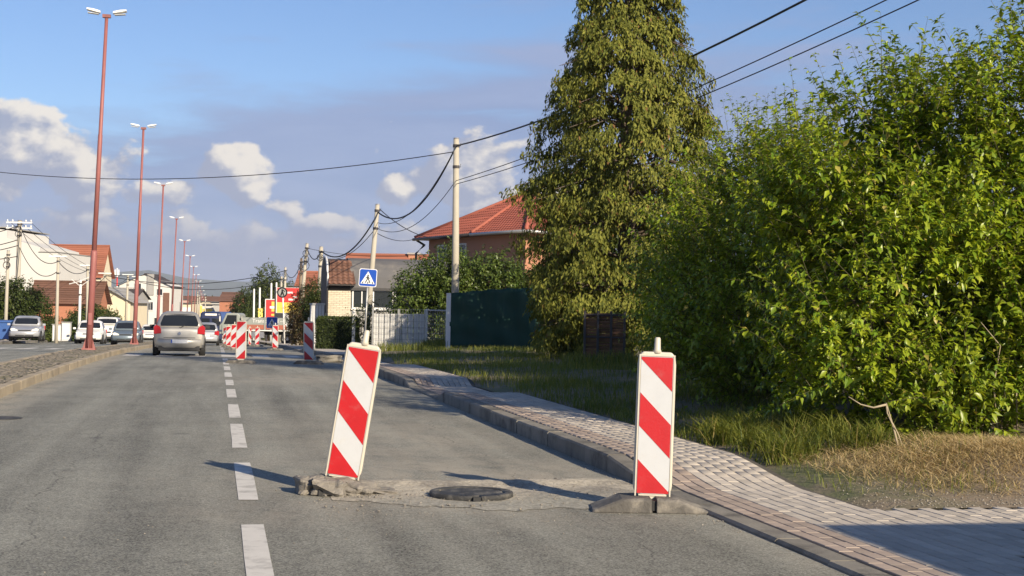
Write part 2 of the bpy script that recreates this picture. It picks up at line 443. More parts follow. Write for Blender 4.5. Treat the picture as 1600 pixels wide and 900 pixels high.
def asphalt_mat():
    m = bpy.data.materials.new('asphalt'); m.use_nodes = True
    t = NT(m.node_tree); b = t.n['Principled BSDF']
    p = t.node('ShaderNodeTexCoord').outputs['Object']
    x, y, z = t.sep(p)[:3]
    big = t.noise(p, .55, 5, .6, .4)
    str_ = t.noise(t.comb(t.m('MULTIPLY', x, 1.6), t.m('MULTIPLY', y, .10), 0.0), 1.6, 4, .55)
    mott = t.noise(p, 5.0, 5, .7)
    agg = t.voro(p, 105.0, 'F1', 'Color'); ag = t.sep(agg)[0]
    fine = t.noise(p, 240, 2, .6)
    v = t.m('ADD', .82, t.m('MULTIPLY', t.m('SUBTRACT', big, .5), .55))
    v = t.m('ADD', v, t.m('MULTIPLY', t.m('SUBTRACT', str_, .5), .95))
    v = t.m('ADD', v, t.m('MULTIPLY', t.m('SUBTRACT', mott, .5), .45))
    v = t.m('ADD', v, t.m('MULTIPLY', t.m('SUBTRACT', ag, .5), .85))
    v = t.m('ADD', v, t.m('MULTIPLY', t.m('SUBTRACT', fine, .5), .9))
    for tx in (-2.3, -.75, 1.0, 2.5):             # tyre-polished tracks
        q = t.m('DIVIDE', t.m('SUBTRACT', x, tx), .28)
        v = t.m('ADD', v, t.m('MULTIPLY', t.m('EXPONENT', t.m('MULTIPLY', t.m('MULTIPLY', q, q), -1.0)), -.11))
    c = t.vm('SCALE', (.288, .284, .238), None, v)
    # pale worn stones
    c = t.mix(t.m('MULTIPLY', t.ss(t.voro(p, 60.0, 'F1', 'Distance'), .16, .05), t.m('MULTIPLY', t.ss(mott, .45, .65), .55)), c, (.30, .275, .235, 1))
    # dust spread by the excavation and dragged along the right lane
    def g2(cx, cy, rx, ry):
        a = t.m('DIVIDE', t.m('SUBTRACT', x, cx), rx); d = t.m('DIVIDE', t.m('SUBTRACT', y, cy), ry)
        return t.m('EXPONENT', t.m('MULTIPLY', t.m('ADD', t.m('MULTIPLY', a, a), t.m('MULTIPLY', d, d)), -1.0))
    du = t.m('MAXIMUM', g2(2.1, 12.1, 1.9, 2.2), t.m('MULTIPLY', g2(2.0, 15.4, 1.6, 5.0), .62))
    du = t.m('MAXIMUM', du, t.m('MULTIPLY', g2(.6, 10.2, .9, .7), .55))
    du = t.m('MAXIMUM', du, t.m('MULTIPLY', g2(1.9, 29.5, 2.2, 2.5), .7))
    du = t.m('MAXIMUM', du, t.m('MULTIPLY', g2(2.2, 52, 2.2, 9.0), .8))
    du = t.m('MAXIMUM', du, t.m('MULTIPLY', t.ss(x, -2.2, -3.05), t.m('MULTIPLY', t.ss(x, -4, -3.2), .8)))
    du = t.m('MAXIMUM', du, t.m('MULTIPLY', t.ss(x, 3.0, 3.4), .45))
    dn = t.noise(t.comb(t.m('MULTIPLY', x, 1.0), t.m('MULTIPLY', y, .55), 2.0), 2.6, 6, .68, .6)
    df = t.m('MULTIPLY', du, t.ss(dn, .24, .66))
    c = t.mix(t.m('MULTIPLY', df, .85), c, t.vm('SCALE', (.42, .375, .30), None, t.m('ADD', .8, t.m('MULTIPLY', fine, .4))))
    # scuffs
    sc = t.noise(t.comb(t.m('MULTIPLY', x, .9), t.m('MULTIPLY', y, 4.0), 1.0), 3.0, 4, .6, 1.4)
    c = t.mix(t.m('MULTIPLY', t.ss(sc, .66, .73), .30), c, (.34, .31, .27, 1))
    # a cracked seam down the left lane, oily drips
    wob = t.m('MULTIPLY', t.m('SUBTRACT', t.noise(t.comb(0.0, y, 5.0), .7, 4, .6), .5), .9)
    for cx, wid in ((-1.15, .012), (2.55, .010)):
        cr = t.ss(t.m('ABSOLUTE', t.m('SUBTRACT', x, t.m('ADD', wob, cx))), wid, .002)
        c = t.mix(t.m('MULTIPLY', cr, t.m('MULTIPLY', t.ss(dn, .42, .55), .5)), c, (.03, .028, .026, 1))
    st = t.noise(p, 1.9, 3, .55)
    c = t.mix(t.m('MULTIPLY', t.ss(st, .66, .74), .4), c, (.045, .042, .04, 1))
    t.put(b.inputs['Base Color'], c)
    t.put(b.inputs['Roughness'], t.m('ADD', .80, t.m('MULTIPLY', df, .15)))
    b.inputs['Specular IOR Level'].default_value = .35
    bn = t.node('ShaderNodeBump'); bn.inputs['Distance'].default_value = .004
    t.put(bn.inputs['Height'], t.m('ADD', t.m('MULTIPLY', ag, .6), fine)); t.l.new(bn.outputs[0], b.inputs['Normal'])
    return m
M['asphalt'] = asphalt_mat()
road = sheet('road', [-11.2, -8, -4.6, -3.1, -1.5, .2, 1.8, 3.4], YS, lambda X, Y: zrw(Y), M['asphalt'])

# painted lines, each mark its own sheet 4 mm above the asphalt
def mark(name, x0, x1, y0, y1, wob=0.0, lift=.004):
    n = max(2, int((y1-y0)/1.5)+1)
    ys = np.linspace(y0, y1, n+1); xs = [x0, x1]
    X, Y = np.meshgrid(xs, ys); Z = zrw(Y)+lift
    V = np.stack([X + rng.normal(0, wob, X.shape), Y + rng.normal(0, wob*1.5, Y.shape), Z], -1).reshape(-1, 3)
    i = np.arange(n)[:, None]*2
    F = np.concatenate([i, i+1, i+3, i+2], 1)
    return fast_mesh(name, V, F, M['line'], road)
dash = [(5.9, 9.62), (10.85, 13.45), (14.85, 17.9), (18.9, 21.5), (23.1, 25.5), (26.8, 28.9), (30.3, 32.6), (34, 36.5)] + [(38+4*k, 40.6+4*k) for k in range(2)] + [(54+4*k, 56.6+4*k) for k in range(14)]
for a, b_ in dash: mark('lane_dash', .175, .175+.145, a, b_, .003)
for x in np.arange(-10.7, -4.9, 1.0): mark('crossing_stripe', x, x+.5, 60.0, 64.0, .01)
for x in np.arange(-2.85, 3.2, 1.0): mark('crossing_stripe', x, x+.5, 46.6, 50.4, .01)
for k in range(12): mark('lane_dash', -7.9, -7.75, 44+6*k-20, 47+6*k-20, .003)

# ---- median island: kerb stones and a rough sandy top
def med_mat():
    m = bpy.data.materials.new('median_top'); m.use_nodes = True
    t = NT(m.node_tree); b = t.n['Principled BSDF']
    p = t.node('ShaderNodeTexCoord').outputs['Object']
    v = t.voro(p, 7.0, 'F1', 'Color'); e = t.voro(p, 7.0, 'DISTANCE_TO_EDGE', 'Distance')
    c = t.mix(t.sep(v)[0], (.40, .335, .235, 1), (.26, .215, .155, 1))
    c = t.mix(t.ss(e, .10, .02), c, (.09, .08, .05, 1))
    c = t.mix(t.ss(t.noise(p, 1.3, 5, .6), .52, .68), c, (.16, .15, .075, 1))
    t.put(b.inputs['Base Color'], c); b.inputs['Roughness'].default_value = .95
    bn = t.node('ShaderNodeBump'); bn.inputs['Distance'].default_value = .03
    t.put(bn.inputs['Height'], t.ss(e, 0, .2)); t.l.new(bn.outputs[0], b.inputs['Normal'])
    return m
M['median_top'] = med_mat()
median = sheet('median', np.linspace(-4.42, -3.27, 10), [-10, 0] + list(np.arange(6, 60, .5)) + YS[34:],
               lambda X, Y: zrw(Y)+.135+np.sin(X*9+Y*3.1)*.012+rng.normal(0, .01, X.shape), M['median_top'])
def stone_row(parent, x0, x1, y0, y1, L, ztop, m, name='kerb_stone', gap=.012, bot=-.06, lim=None):
    y = y0; meshes = {}
    far = MB(); cnt = 0
    while y < y1-.01:
        l = min(L, y1-y)
        if lim and y > lim: l = min(4.0, y1-y)
        a, b_ = y+gap/2, y+l-gap/2
        za, zb = zr(a)+ztop(a), zr(b_)+ztop(b_)
        j = random.uniform(-.006, .006); jz = random.uniform(-.004, .004)
        c = .016
        X0, X1 = x0+j, x1+j
        prof = lambda z, zz: [(X0, zz+bot), (X0, z+jz-c), (X0+c, z+jz), (X1-c, z+jz), (X1, z+jz-c), (X1, zz+bot)]
        r1 = [(px, a, pz) for px, pz in prof(za, zr(a))]; r2 = [(px, b_, pz) for px, pz in prof(zb, zr(b_))]
        mb = MB(); mb.loft([r1, r2])
        o = mb.build(name, m, parent)
        y += l
    return
mk = thing('median_kerb', (-3.18, 30, 0), None, None); mk['kind'] = 'structure'
stone_row(mk, -3.27, -3.10, 4, 120, 1.0, lambda y: .145, M['kerb_pale'], lim=62)
mk2 = thing('median_kerb', (-4.5, 30, 0), None, None); mk2['kind'] = 'structure'
stone_row(mk2, -4.60, -4.42, 10, 120, 1.0, lambda y: .145, M['kerb_pale'], lim=50)

# ---- right-hand pavement: raised kerb, dropped at the two driveways
def smooth(t): t = min(1, max(0, t)); return t*t*(3-2*t)
def hs(y):                                     # pavement height above the road
    lo, hi = .03, .155
    h = lo
    h = lo + (hi-lo)*(smooth((y-10.9)/1.9) - smooth((y-22.2)/.9) + smooth((y-26.4)/.8) - smooth((y-34.5)/1.2) + smooth((y-44)/1.5) - smooth((y-60)/1.5) + smooth((y-72)/1.5))
    return h
hsv = np.vectorize(hs)
kb = thing('kerb', (3.5, 20, 0), None, None); kb['kind'] = 'structure'
stone_row(kb, 3.40, 3.58, 6.2, 90, .8, lambda y: hs(y)-.002, M['kerb'], lim=60)

def paver_mat(n, c1, c2):
    m = mat(n, c1, .9, .16, 9.0, .002, 120, dirt=c2, dscale=1.3, dlo=.45, dhi=.75, rnd=.14); return m
M['paver'] = paver_mat('paver_tan', (.48, .425, .355), (.39, .345, .285))
M['paver_red'] = paver_mat('paver_red', (.36, .285, .23), (.35, .295, .24))
M['joint'] = mat('paver_joint', (.085, .075, .06), .95, .3, 6.0)
YP = [-6, 0] + list(np.arange(4, 60, .5)) + YS[34:]
pavement = sheet('pavement', [3.585, 3.9, 4.3, 4.66], YP, lambda X, Y: zrw(Y)+hsv(Y)-.012, M['joint'])
drive = sheet('driveway', np.linspace(4.66, 11.0, 8), [1.5, 4, 6, 8, 9.89], lambda X, Y: .018+.012*0+np.maximum(0, X-6)*.012, M['joint'])
PV, PVR = .2, .1
rows = []
edge = lambda y: 4.62 + .05*math.sin(y*1.7)
cand = []
nxr = int((4.62-3.60)/PVR)
for r_ in range(nxr):
    x = 3.592 + PVR*(r_+.5)
    off = (r_ % 2)*.1 + random.uniform(-.02, .02)
    for k in range(int((44-4.6)/PV)):
        y = 4.6 + off + PV*k
        if r_ == nxr-1 and False: continue
        cand.append((x, y, zr(y)+hs(y), (hs(y+.08)-hs(y-.08)+zr(y+.08)-zr(y-.08))/.16, r_ < 3))
for r_ in range(56):
    x = 4.592 + PVR*(r_+.5)
    off = (r_ % 2)*.1 + random.uniform(-.02, .02)
    for k in range(int((10.1-3.6)/PV)):
        y = 3.6 + off + PV*k
        if y > 9.82+.03*math.sin(x*2.3): continue
        cand.append((x, y, .03+max(0, x-6)*.012, 0.0, False, 1))
def visible(x, y):
    v = Vector((x, y, .05-CAMZ)); d = v.dot(_F)
    if d < 1: return False
    px = 800+FPX*v.dot(_R)/d; py = 450-FPX*v.dot(_U)/d
    return -10 < px < 1610 and py < 915
vis = [c for c in cand if visible(c[0], c[1])]
vis.sort(key=lambda c: c[0]**2+c[1]**2)
near = set(range(300))
def paver_mesh(m, bx=0.0):
    w, l, h, ch = PVR/2-.0042, PV/2-.0012, .05, .0035
    rings = [[(-w, -l, -h), (w, -l, -h), (w, l, -h), (-w, l, -h)], [(-w, -l, -ch), (w, -l, -ch), (w, l, -ch), (-w, l, -ch)],
             [(-w+ch, -l+ch, 0), (w-ch, -l+ch, 0), (w-ch, l-ch, 0), (-w+ch, l-ch, 0)]]
    mb = MB(); mb.loft(rings)
    me = bpy.data.meshes.new('paver'); me.from_pydata(mb.v, [], mb.f); me.materials.append(m); return me, mb
pm_t, pmb = paver_mesh(M['paver']); pm_r, _x = paver_mesh(M['paver_red'])
for c in vis[:300]:
    o = bpy.data.objects.new('paver', pm_r if c[4] else pm_t); C.objects.link(o)
    o.parent = pavement if len(c) == 5 else drive
    o.location = (c[0], c[1], c[2]+random.uniform(-.002, .002))
    o.rotation_euler = (math.atan(c[3])+random.gauss(0, .002), random.gauss(0, .006), random.gauss(0, .002))
PB = np.array(pmb.v); 
PF = np.array([f for f in pmb.f if len(f) == 4])
for red in (0, 1):
    for par, test in ((pavement, lambda c: len(c) == 5), (drive, lambda c: len(c) == 6)):
        cs = np.array([[c[0], c[1], c[2], c[3]] for c in vis[300:] if c[4] == bool(red) and test(c)])
        if not len(cs): continue
        n = len(cs)
        V = PB[None]+cs[:, None, :3]
        V[:, :, 2] += PB[None, :, 1]*cs[:, None, 3]
        V[:, :, 2] += rng.uniform(-.0025, .0025, (n, 1)) + PB[None, :, 0]*rng.normal(0, .008, (n, 1))
        F = PF[None]+(np.arange(n)*len(PB))[:, None, None]
        o = fast_mesh('paving', V.reshape(-1, 3), F.reshape(-1, 4), M['paver_red'] if red else M['paver'], par)
        o['kind'] = 'stuff'
far_pav = sheet('far_pavement', [3.585, 4.66], [44]+YS[24:][:], lambda X, Y: zrw(Y)+hsv(Y)-.006, M['paver'])

# ---- verge beside the pavement
def vz(X, Y):
    b = zrw(Y)+.10+.06*np.sin(X*1.9+Y*.7)*np.clip((X-4.9)/1.5, 0, 1)*np.clip((Y-10.0)/1.6, 0, 1)+.22*np.clip((X-5)/3, 0, 1)*np.clip((Y-10.0)/1.6, 0, 1)
    b = b - .075*(1-np.clip((Y-9.9)/1.4, 0, 1)) 
    return b - .09*(1-np.clip((X-4.55)/.35, 0, 1))
def vz1(x, y): return float(vz(np.array(x), np.array(y)))
verge = sheet('verge', [4.64, 4.75, 4.95, 5.3, 5.8, 6.4, 7.2, 8.2, 10, 13, 20], [9.90, 10.0, 10.2, 10.5, 11, 12, 13, 14, 16, 18, 20, 23, 26, 30, 34, 38, 42, 46, 50, 54, 58, 62, 66, 70], vz, M['earth'])
lsw = sheet('left_pavement', [-16, -13.5, -11.38], YS, lambda X, Y: zrw(Y)+.14, M['paver'])
lk = thing('left_kerb', (-11.3, 60, 0), None, None); lk['kind'] = 'structure'
stone_row(lk, -11.38, -11.2, 30, 150, 1.0, lambda y: .15, M['kerb'], lim=20)

# ---- the dug-up strip across the right lane, round the raised manhole
def patch():
    pts = []
    n = 46; V = []; F = []
    xs = np.linspace(.85, 3.36, 52); k = 14
    for x in xs:
        u = (x-.85)/2.51
        ya = 10.40 + .16*math.sin(u*5+.6) + .05*math.sin(u*23) + .04*math.sin(u*71+1) + random.uniform(-.02, .02) - .25*math.exp(-((x-1.9)/.5)**2) + .25*max(0, .25-u)*4 
        yb = 11.95 + .03*math.sin(u*6+2) + .015*math.sin(u*31)
        for j in range(k):
            t = j/(k-1); y = ya+(yb-ya)*t
            edge_ = min(1, min(t, 1-t)*5, min(u, 1-u)*8+.001)
            z = .004 + edge_*(.004+.004*math.sin(x*7.3+y*5)*math.sin(y*9-x*3)+random.uniform(0, .005))
            if t > .80: z += min(1, min(u, 1-u)*14)*(.022+random.uniform(0, .006))*(1 if t < .97 else 0)
            V.append((x, y, z))
    for i in range(51):
        for j in range(k-1):
            a = i*k+j; F.append((a, a+k, a+k+1, a+1))
    o = fast_mesh('dug_up_strip', np.array(V), np.array(F), M['patch'], smooth=False); o['kind'] = 'structure'
def patch_mat():
    m = bpy.data.materials.new('rough_concrete'); m.use_nodes = True
    t = NT(m.node_tree); b = t.n['Principled BSDF']
    p = t.node('ShaderNodeTexCoord').outputs['Object']
    n1 = t.noise(p, 2.2, 6, .65, .4); n2 = t.noise(p, 16, 5, .7); v = t.sep(t.voro(p, 55, 'F1', 'Color'))[0]
    c = t.mix(t.ss(n1, .35, .62), (.25, .225, .185, 1), (.46, .41, .32, 1))
    c = t.mix(t.m('MULTIPLY', t.ss(n2, .5, .72), .7), c, (.53, .475, .375, 1))
    c = t.vm('SCALE', c, None, t.m('ADD', .75, t.m('MULTIPLY', v, .5)))
    yy = t.m('ADD', t.sep(p)[1], t.m('MULTIPLY', t.m('SUBTRACT', n1, .5), 1.2))
    c = t.mix(t.m('MULTIPLY', t.ss(yy, 11.2, 10.55), .8), c, t.vm('SCALE', (.285, .275, .23), None, t.m('ADD', .7, t.m('MULTIPLY', v, .6))))
    t.put(b.inputs['Base Color'], c); b.inputs['Roughness'].default_value = .95
    bn = t.node('ShaderNodeBump'); bn.inputs['Distance'].default_value = .012
    t.put(bn.inputs['Height'], t.m('ADD', n2, t.m('MULTIPLY', v, .3))); t.l.new(bn.outputs[0], b.inputs['Normal'])
    return m
M['patch'] = patch_mat(); patch()

def pebbles(name, pts, smin, smax, m):
    base = np.array([(1, 0, 0), (-.9, .1, 0), (0, 1, .1), (.1, -.95, 0), (0, .1, .75), (0, 0, -.5)])
    fs = np.array([(0, 2, 4), (2, 1, 4), (1, 3, 4), (3, 0, 4), (2, 0, 5), (1, 2, 5), (3, 1, 5), (0, 3, 5)])
    pts = np.array(pts); n = len(pts)
    s = rng.uniform(smin, smax, (n, 1, 1))*rng.uniform(.7, 1.4, (n, 1, 3)); a = rng.uniform(0, 6.28, n)
    B = np.repeat(base[None], n, 0)*s*rng.uniform(.75, 1.25, (n, 6, 3))
    x = B[:, :, 0]*np.cos(a)[:, None]-B[:, :, 1]*np.sin(a)[:, None]; y = B[:, :, 0]*np.sin(a)[:, None]+B[:, :, 1]*np.cos(a)[:, None]
    V = np.stack([x, y, B[:, :, 2]], -1)+pts[:, None, :]
    F = fs[None]+(np.arange(n)*6)[:, None, None]
    o = fast_mesh(name, V.reshape(-1, 3), F.reshape(-1, 3), m); o['kind'] = 'stuff'
    return o
pp = []
for k in range(1300):
    x = rng.uniform(.7, 3.38); y = rng.normal(11.2, .75)
    pp.append((x, y, .006+(.012 if 10.4 < y < 11.8 else 0)))
for k in range(260): pp.append((rng.uniform(.3, 3.38), rng.uniform(8, 22), .003))
for k in range(320): pp.append((rng.normal(3.33, .05), rng.uniform(9, 24), .004))
for k in range(220): pp.append((rng.uniform(-3.0, .2), rng.uniform(7.5, 26), .003))
pebbles('gravel', pp, .002, .007, M['stone_bit'])
rb = []
for k in range(70):
    x = rng.uniform(.7, 3.3); e_ = rng.uniform()
    y = rng.normal(10.35, .10) if e_ < .45 else (rng.normal(11.85, .06) if e_ < .7 else rng.normal(11.0, .3))
    rb.append((x, y, .012))
for k in range(40): rb.append((bL.x+rng.normal(.1, .28), bL.y+rng.normal(-.1, .12), .01)) if 'bL' in globals() else rb.append((1.1+rng.normal(.1, .28), 11.1+rng.normal(-.1, .14), .01))
pebbles('rubble_bits', rb, .007, .018, M['rubble'])
gp = []
for k in range(1300):
    x = rng.uniform(4.7, 8.5); y = 9.9+abs(rng.normal(0, .55)); gp.append((x, y, vz1(x, y)+.004))
pebbles('gravel', gp, .003, .010, M['stone_bit'])

# ---- raised manhole: ring and lid
def manhole():
    cx, cy = 1.90, 10.93
    t = thing('manhole_cover', (cx, cy, .01), 'black cast iron manhole cover raised above the dusty dug-up road between the two near barriers', 'manhole cover')
    def disc(r0, r1, z0, z1, a0, a1, n=40):
        mb = MB(); rings = []
        for k in range(n+1):
            a = a0+(a1-a0)*k/n; c, s = math.cos(a), math.sin(a)
            rings.append([(cx+r0*c, cy+r0*s, z0), (cx+r1*c, cy+r1*s, z0), (cx+r1*c, cy+r1*s, z1-.006), (cx+(r1-.006)*c, cy+(r1-.006)*s, z1), (cx+r0*c, cy+r0*s, z1)])
        mb.loft(rings); return mb
    disc(.245, .315, .0, .046, R(-85), R(262)).build('ring', M['cast_iron'], t, True)
    mb = MB(); n = 36
    rings = [[(cx+r*math.cos(2*math.pi*k/n), cy+r*math.sin(2*math.pi*k/n), z) for k in range(n)] for r, z in ((.238, .01), (.238, .036), (.232, .042))]
    mb.loft(rings); lid = mb.build('lid', M['cast_iron'], t)
    st = MB()
    for i in range(-6, 7):
        for j in range(-6, 7):
            if i*i+j*j < 36: st.box((cx+i*.035, cy+j*.035, .044), (.018, .018, .008), R(45))
    o = st.build('tread_stud', M['cast_iron'], lid, world=True); o['kind'] = 'stuff'
    MB().box((cx-.015, cy-.312, .023), (.055, .05, .036)).build('lug', M['rubber_dark'], t)
manhole()
# flat round lid in the left lane
x, y, _z = G(-8, 654)
mb = MB(); n = 28
mb.loft([[(x+r*math.cos(2*math.pi*k/n), y+r*math.sin(2*math.pi*k/n), z) for k in range(n)] for r, z in ((.32, -.02), (.32, .006), (.31, .009))])
tag(mb.build('manhole_cover', M['cast_iron']), 'flat dark manhole lid set flush in the left lane near the median', 'manhole cover')

# ================================================================== ROADWORK BARRIERS
def barrier(loc, label, down=True, tilt=0.0, back=0.0, rz=0.0, foot='rubber', group='red and white roadwork barriers', detail=True, hsc=1.0):
    t = thing('roadwork_barrier', loc, label, 'barrier', group, rz)
    W2, H2 = .137*hsc, 1.075*hsc
    Z0 = .055
    T = Matrix.Translation((0, 0, Z0)) @ Matrix.Rotation(tilt, 4, 'Y') @ Matrix.Rotation(back, 4, 'X')
    # outline with cut lower corners and rounded upper ones
    prof = [(-.05, 0), (-W2*.5, .03), (-W2+.004, .085), (-W2-.002, .12), (-W2, H2-.09), (-W2+.008, H2-.03), (-W2+.035, H2)]
    prof = prof + [(-x, z) for x, z in reversed(prof)]
    mb = MB(); mb.prism(list(reversed(prof)), .052, T); o = mb.build('panel', M['plastic_white'], t, world=False); soft(o, .012, 2)
    x0, x1, z0, z1 = -.115*hsc, .115*hsc, .062, H2-.035
    if detail:
        mb = MB()                                # raised rim round the film
        for xx, zz, dx_, dz_ in ((x0-.008, (z0+z1)/2, .010, z1-z0+.03), (x1+.008, (z0+z1)/2, .010, z1-z0+.03), (0, z1+.008, .24*hsc, .010), (0, z0-.008, .20*hsc, .010)):
            mb.box(T @ Vector((xx, -.027, zz)), (dx_, .012, dz_), M=T.to_3x3().to_4x4())
        mb.build('rim', M['plastic_white'], t, world=False)
    mb = MB(); mb.prism([(x1, z0+.03), (x1, z1), (x0, z1), (x0, z0+.03), (x0+.03, z0), (x1-.03, z0)][::1], .004, T @ Matrix.Translation((0, -.0285, 0)))
    mb.build('white_film', M['film_white'], t, world=False)
    w = x1-x0; hh = z1-z0
    for k in (0, 1, 2):
        a = z1 - hh*(.02 + .487*(k-1)+.243)       # left edge top of the band
        if not down: pass
        tb = .243*hh; dr = w
        za = z1 + .225*hh - .487*hh*k
        pl = [(x0, za), (x1, za-dr), (x1, za-dr-tb), (x0, za-tb)]
        if not down: pl = [(-px, pz) for px, pz in pl]
        pl = clip(pl, x0+.002, x1-.002, z0+.004, z1-.003)
        if len(pl) < 3: continue
        mb = MB(); mb.prism(pl, .003, T @ Matrix.Translation((0, -.0312, 0)))
        mb.build('red_stripe', M['film_red'], t, world=False)
    mb = MB(); n = 12
    mb.tube([T @ Vector((.0, 0, H2-.01)), T @ Vector((0, 0, H2+.02)), T @ Vector((.0, 0, H2+.095)), T @ Vector((0, 0, H2+.105))], [.036, .024, .021, .015], n)
    mb.build('stem', M['plastic_white'], t, True, world=False)
    mb = MB(); mb.tube([T @ Vector((0, 0, -.05)), T @ Vector((0, 0, .03))], [.03, .045], 10); mb.build('peg', M['plastic_white'], t, world=False)
    if foot == 'rubber':
        for s in (-1, 1):
            mb = MB()
            a, b_, c = (.018, .40, .27) if s > 0 else (.018, .44, .36)
            for_ = []
            ring = lambda y, k: [(s*a, y, 0), (s*b_*k, y, 0), (s*(b_*k-.012), y, .018), (s*c*.62*k, y, .098), (s*a, y, .104)]
            rr = [ring(-.19, .96), ring(-.17, 1.0), ring(.17, 1.0), ring(.19, .96)]
            rr[0] = [(x, y, z*.86) for x, y, z in rr[0]]; rr[3] = [(x, y, z*.86) for x, y, z in rr[3]]
            mb.loft(rr); o = mb.build('foot', M['rubber_foot'], t, world=False); soft(o, .008, 2)
        MB().box((0, 0, .05), (.04, .33, .07)).build('foot_core', M['rubber_dark'], t, world=False)
    elif foot == 'small':
        mb = MB(); mb.loft([[(-.40, y, 0), (.40, y, 0), (.3, y, .085), (-.3, y, .085)] for y in (-.19, .19)])
        mb.build('foot', M['rubber_foot'], t, world=False)
    return t, T
bR = G(1018, 797)
barrier((bR.x, bR.y, 0), 'nearest upright red and white barrier on a clean black rubber foot at the kerb', True, R(1.4), R(-1.5), R(-11))
bL = G(533, 771)
tl, _T = barrier((bL.x, bL.y, .02), 'leaning red and white barrier on a broken dusty foot, beside the dashed line', True, R(8.6), R(3), R(-8), foot=None)
def chunk(parent, c, d, rz=0, seed=1, m='rubble', name='foot_piece', rx=0.0):
    bm_ = MB(); rr = random.Random(seed)
    nu, nv = 22, 14; rings = []
    for j in range(nv):
        ph = -math.pi/2+math.pi*j/(nv-1)
        rings.append([[math.copysign(abs(math.cos(ph)*math.cos(2*math.pi*k/nu))**.45, math.cos(2*math.pi*k/nu)),
                       math.copysign(abs(math.cos(ph)*math.sin(2*math.pi*k/nu))**.6, math.sin(2*math.pi*k/nu)), math.copysign(abs(math.sin(ph))**.6, math.sin(ph))] for k in range(nu)])
    off = [rr.uniform(0, 6) for _ in range(6)]
    Mx = Matrix.Translation(Vector(c)) @ Matrix.Rotation(rz, 4, 'Z') @ Matrix.Rotation(rx, 4, 'Y')
    out = []
    for r_ in rings:
        q = []
        for p in r_:
            n_ = 1+.13*math.sin(p[0]*3+off[0]+p[2]*4)+.10*math.sin(p[1]*5+off[1])+.07*math.sin(p[0]*9+p[1]*7+off[2])+rr.uniform(-.055, .055)
            q.append(Mx @ Vector((p[0]*d[0]/2*n_, p[1]*d[1]/2*n_, p[2]*d[2]/2*n_)))
        out.append(q)
    bm_.loft(out); return bm_.build(name, M[m], parent, False)
cxl, cyl = bL.x, bL.y
chunk(tl, (cxl-.235, cyl-.02, .055), (.19, .30, .15), .3, 3)
chunk(tl, (cxl-.05, cyl-.06, .058), (.26, .34, .135), -.25, 8, rx=.10)
chunk(tl, (cxl+.13, cyl-.05, .045), (.26, .30, .10), -.35, 5, rx=.22)
chunk(tl, (cxl+.30, cyl-.03, .02), (.22, .26, .05), .1, 13, rx=.10)
mb = MB(); mb.box((cxl-.13, cyl-.16, .03), (.07, .10, .05), .2); mb.build('foot_core', M['rubber_dark'], tl)
FB = [((378, 563, 38.7), 'red and white barrier standing alone on the dashed line ahead of the grey-green truck', False, .0),
      ((484, 567, 38.9), 'red and white barrier at the right lane edge, in shade by the dark hedge', True, -.02),
      ((431, 546, 66), 'red and white barrier below the small blue crossing sign', True, .0),
      ((403, 545, 88), 'thin red and white barrier just left of the truck wheel', False, .0),
      ((366, 544, 64), 'red and white barrier half hidden just behind the lone barrier', False, .03),
      ((358, 543, 78), 'red and white barrier at the left of the cluster, beside the blue lorry', False, .0),
      ((353, 541, 92), 'farthest red and white barrier at the left end of the cluster by the lorry wheels', False, .0),
      ((391, 545, 90), 'narrow side-on red and white barrier in front of the truck bed', True, .0)]
for (px, py, d), lab, dn, tl_ in FB:
    x, y = ATX(px, d)
    barrier((x, y, zr(y)), lab, dn, tl_, 0, R(-11) if px != 391 else R(50), foot='small', detail=False)
# loose kerb piece by the far barrier
x, y = ATX(516, 41)
tag(chunk(None, (x, y, zr(y)+.1), (.7, .3, .2), .4, 21, 'kerb', 'broken_kerb'), 'broken kerb lump lying by the pavement ahead of the leaning barrier', 'rubble')

# ================================================================== FOLIAGE
def leaf_arrays(P, D, N, L, Wd, fold=.12, droop=.18):
    D = D/np.linalg.norm(D, axis=1, keepdims=True)
    Sd = np.cross(D, N); Sd /= np.linalg.norm(Sd, axis=1, keepdims=True)+1e-9
    U = np.cross(Sd, D)
    L = L[:, None]; Wd = Wd[:, None]
    mid = P+D*L*.45
    tip = P+D*L-U*L*droop
    V = np.stack([P, mid+Sd*Wd*.5+U*Wd*fold*2, mid, mid-Sd*Wd*.5+U*Wd*fold*2, tip], 1)
    return V
LF = np.array([(0, 1, 2), (0, 2, 3), (1, 4, 2), (2, 4, 3)])
def leaf_obj(name, P, D, N, L, Wd, m, parent, **kw):
    V = leaf_arrays(P, D, N, L, Wd, **kw); n = len(V)
    F = LF[None]+(np.arange(n)*5)[:, None, None]
    o = fast_mesh(name, V.reshape(-1, 3), F.reshape(-1, 3), m, parent)
    return o
def unit(n):
    v = rng.normal(0, 1, (n, 3)); return v/np.linalg.norm(v, axis=1, keepdims=True)
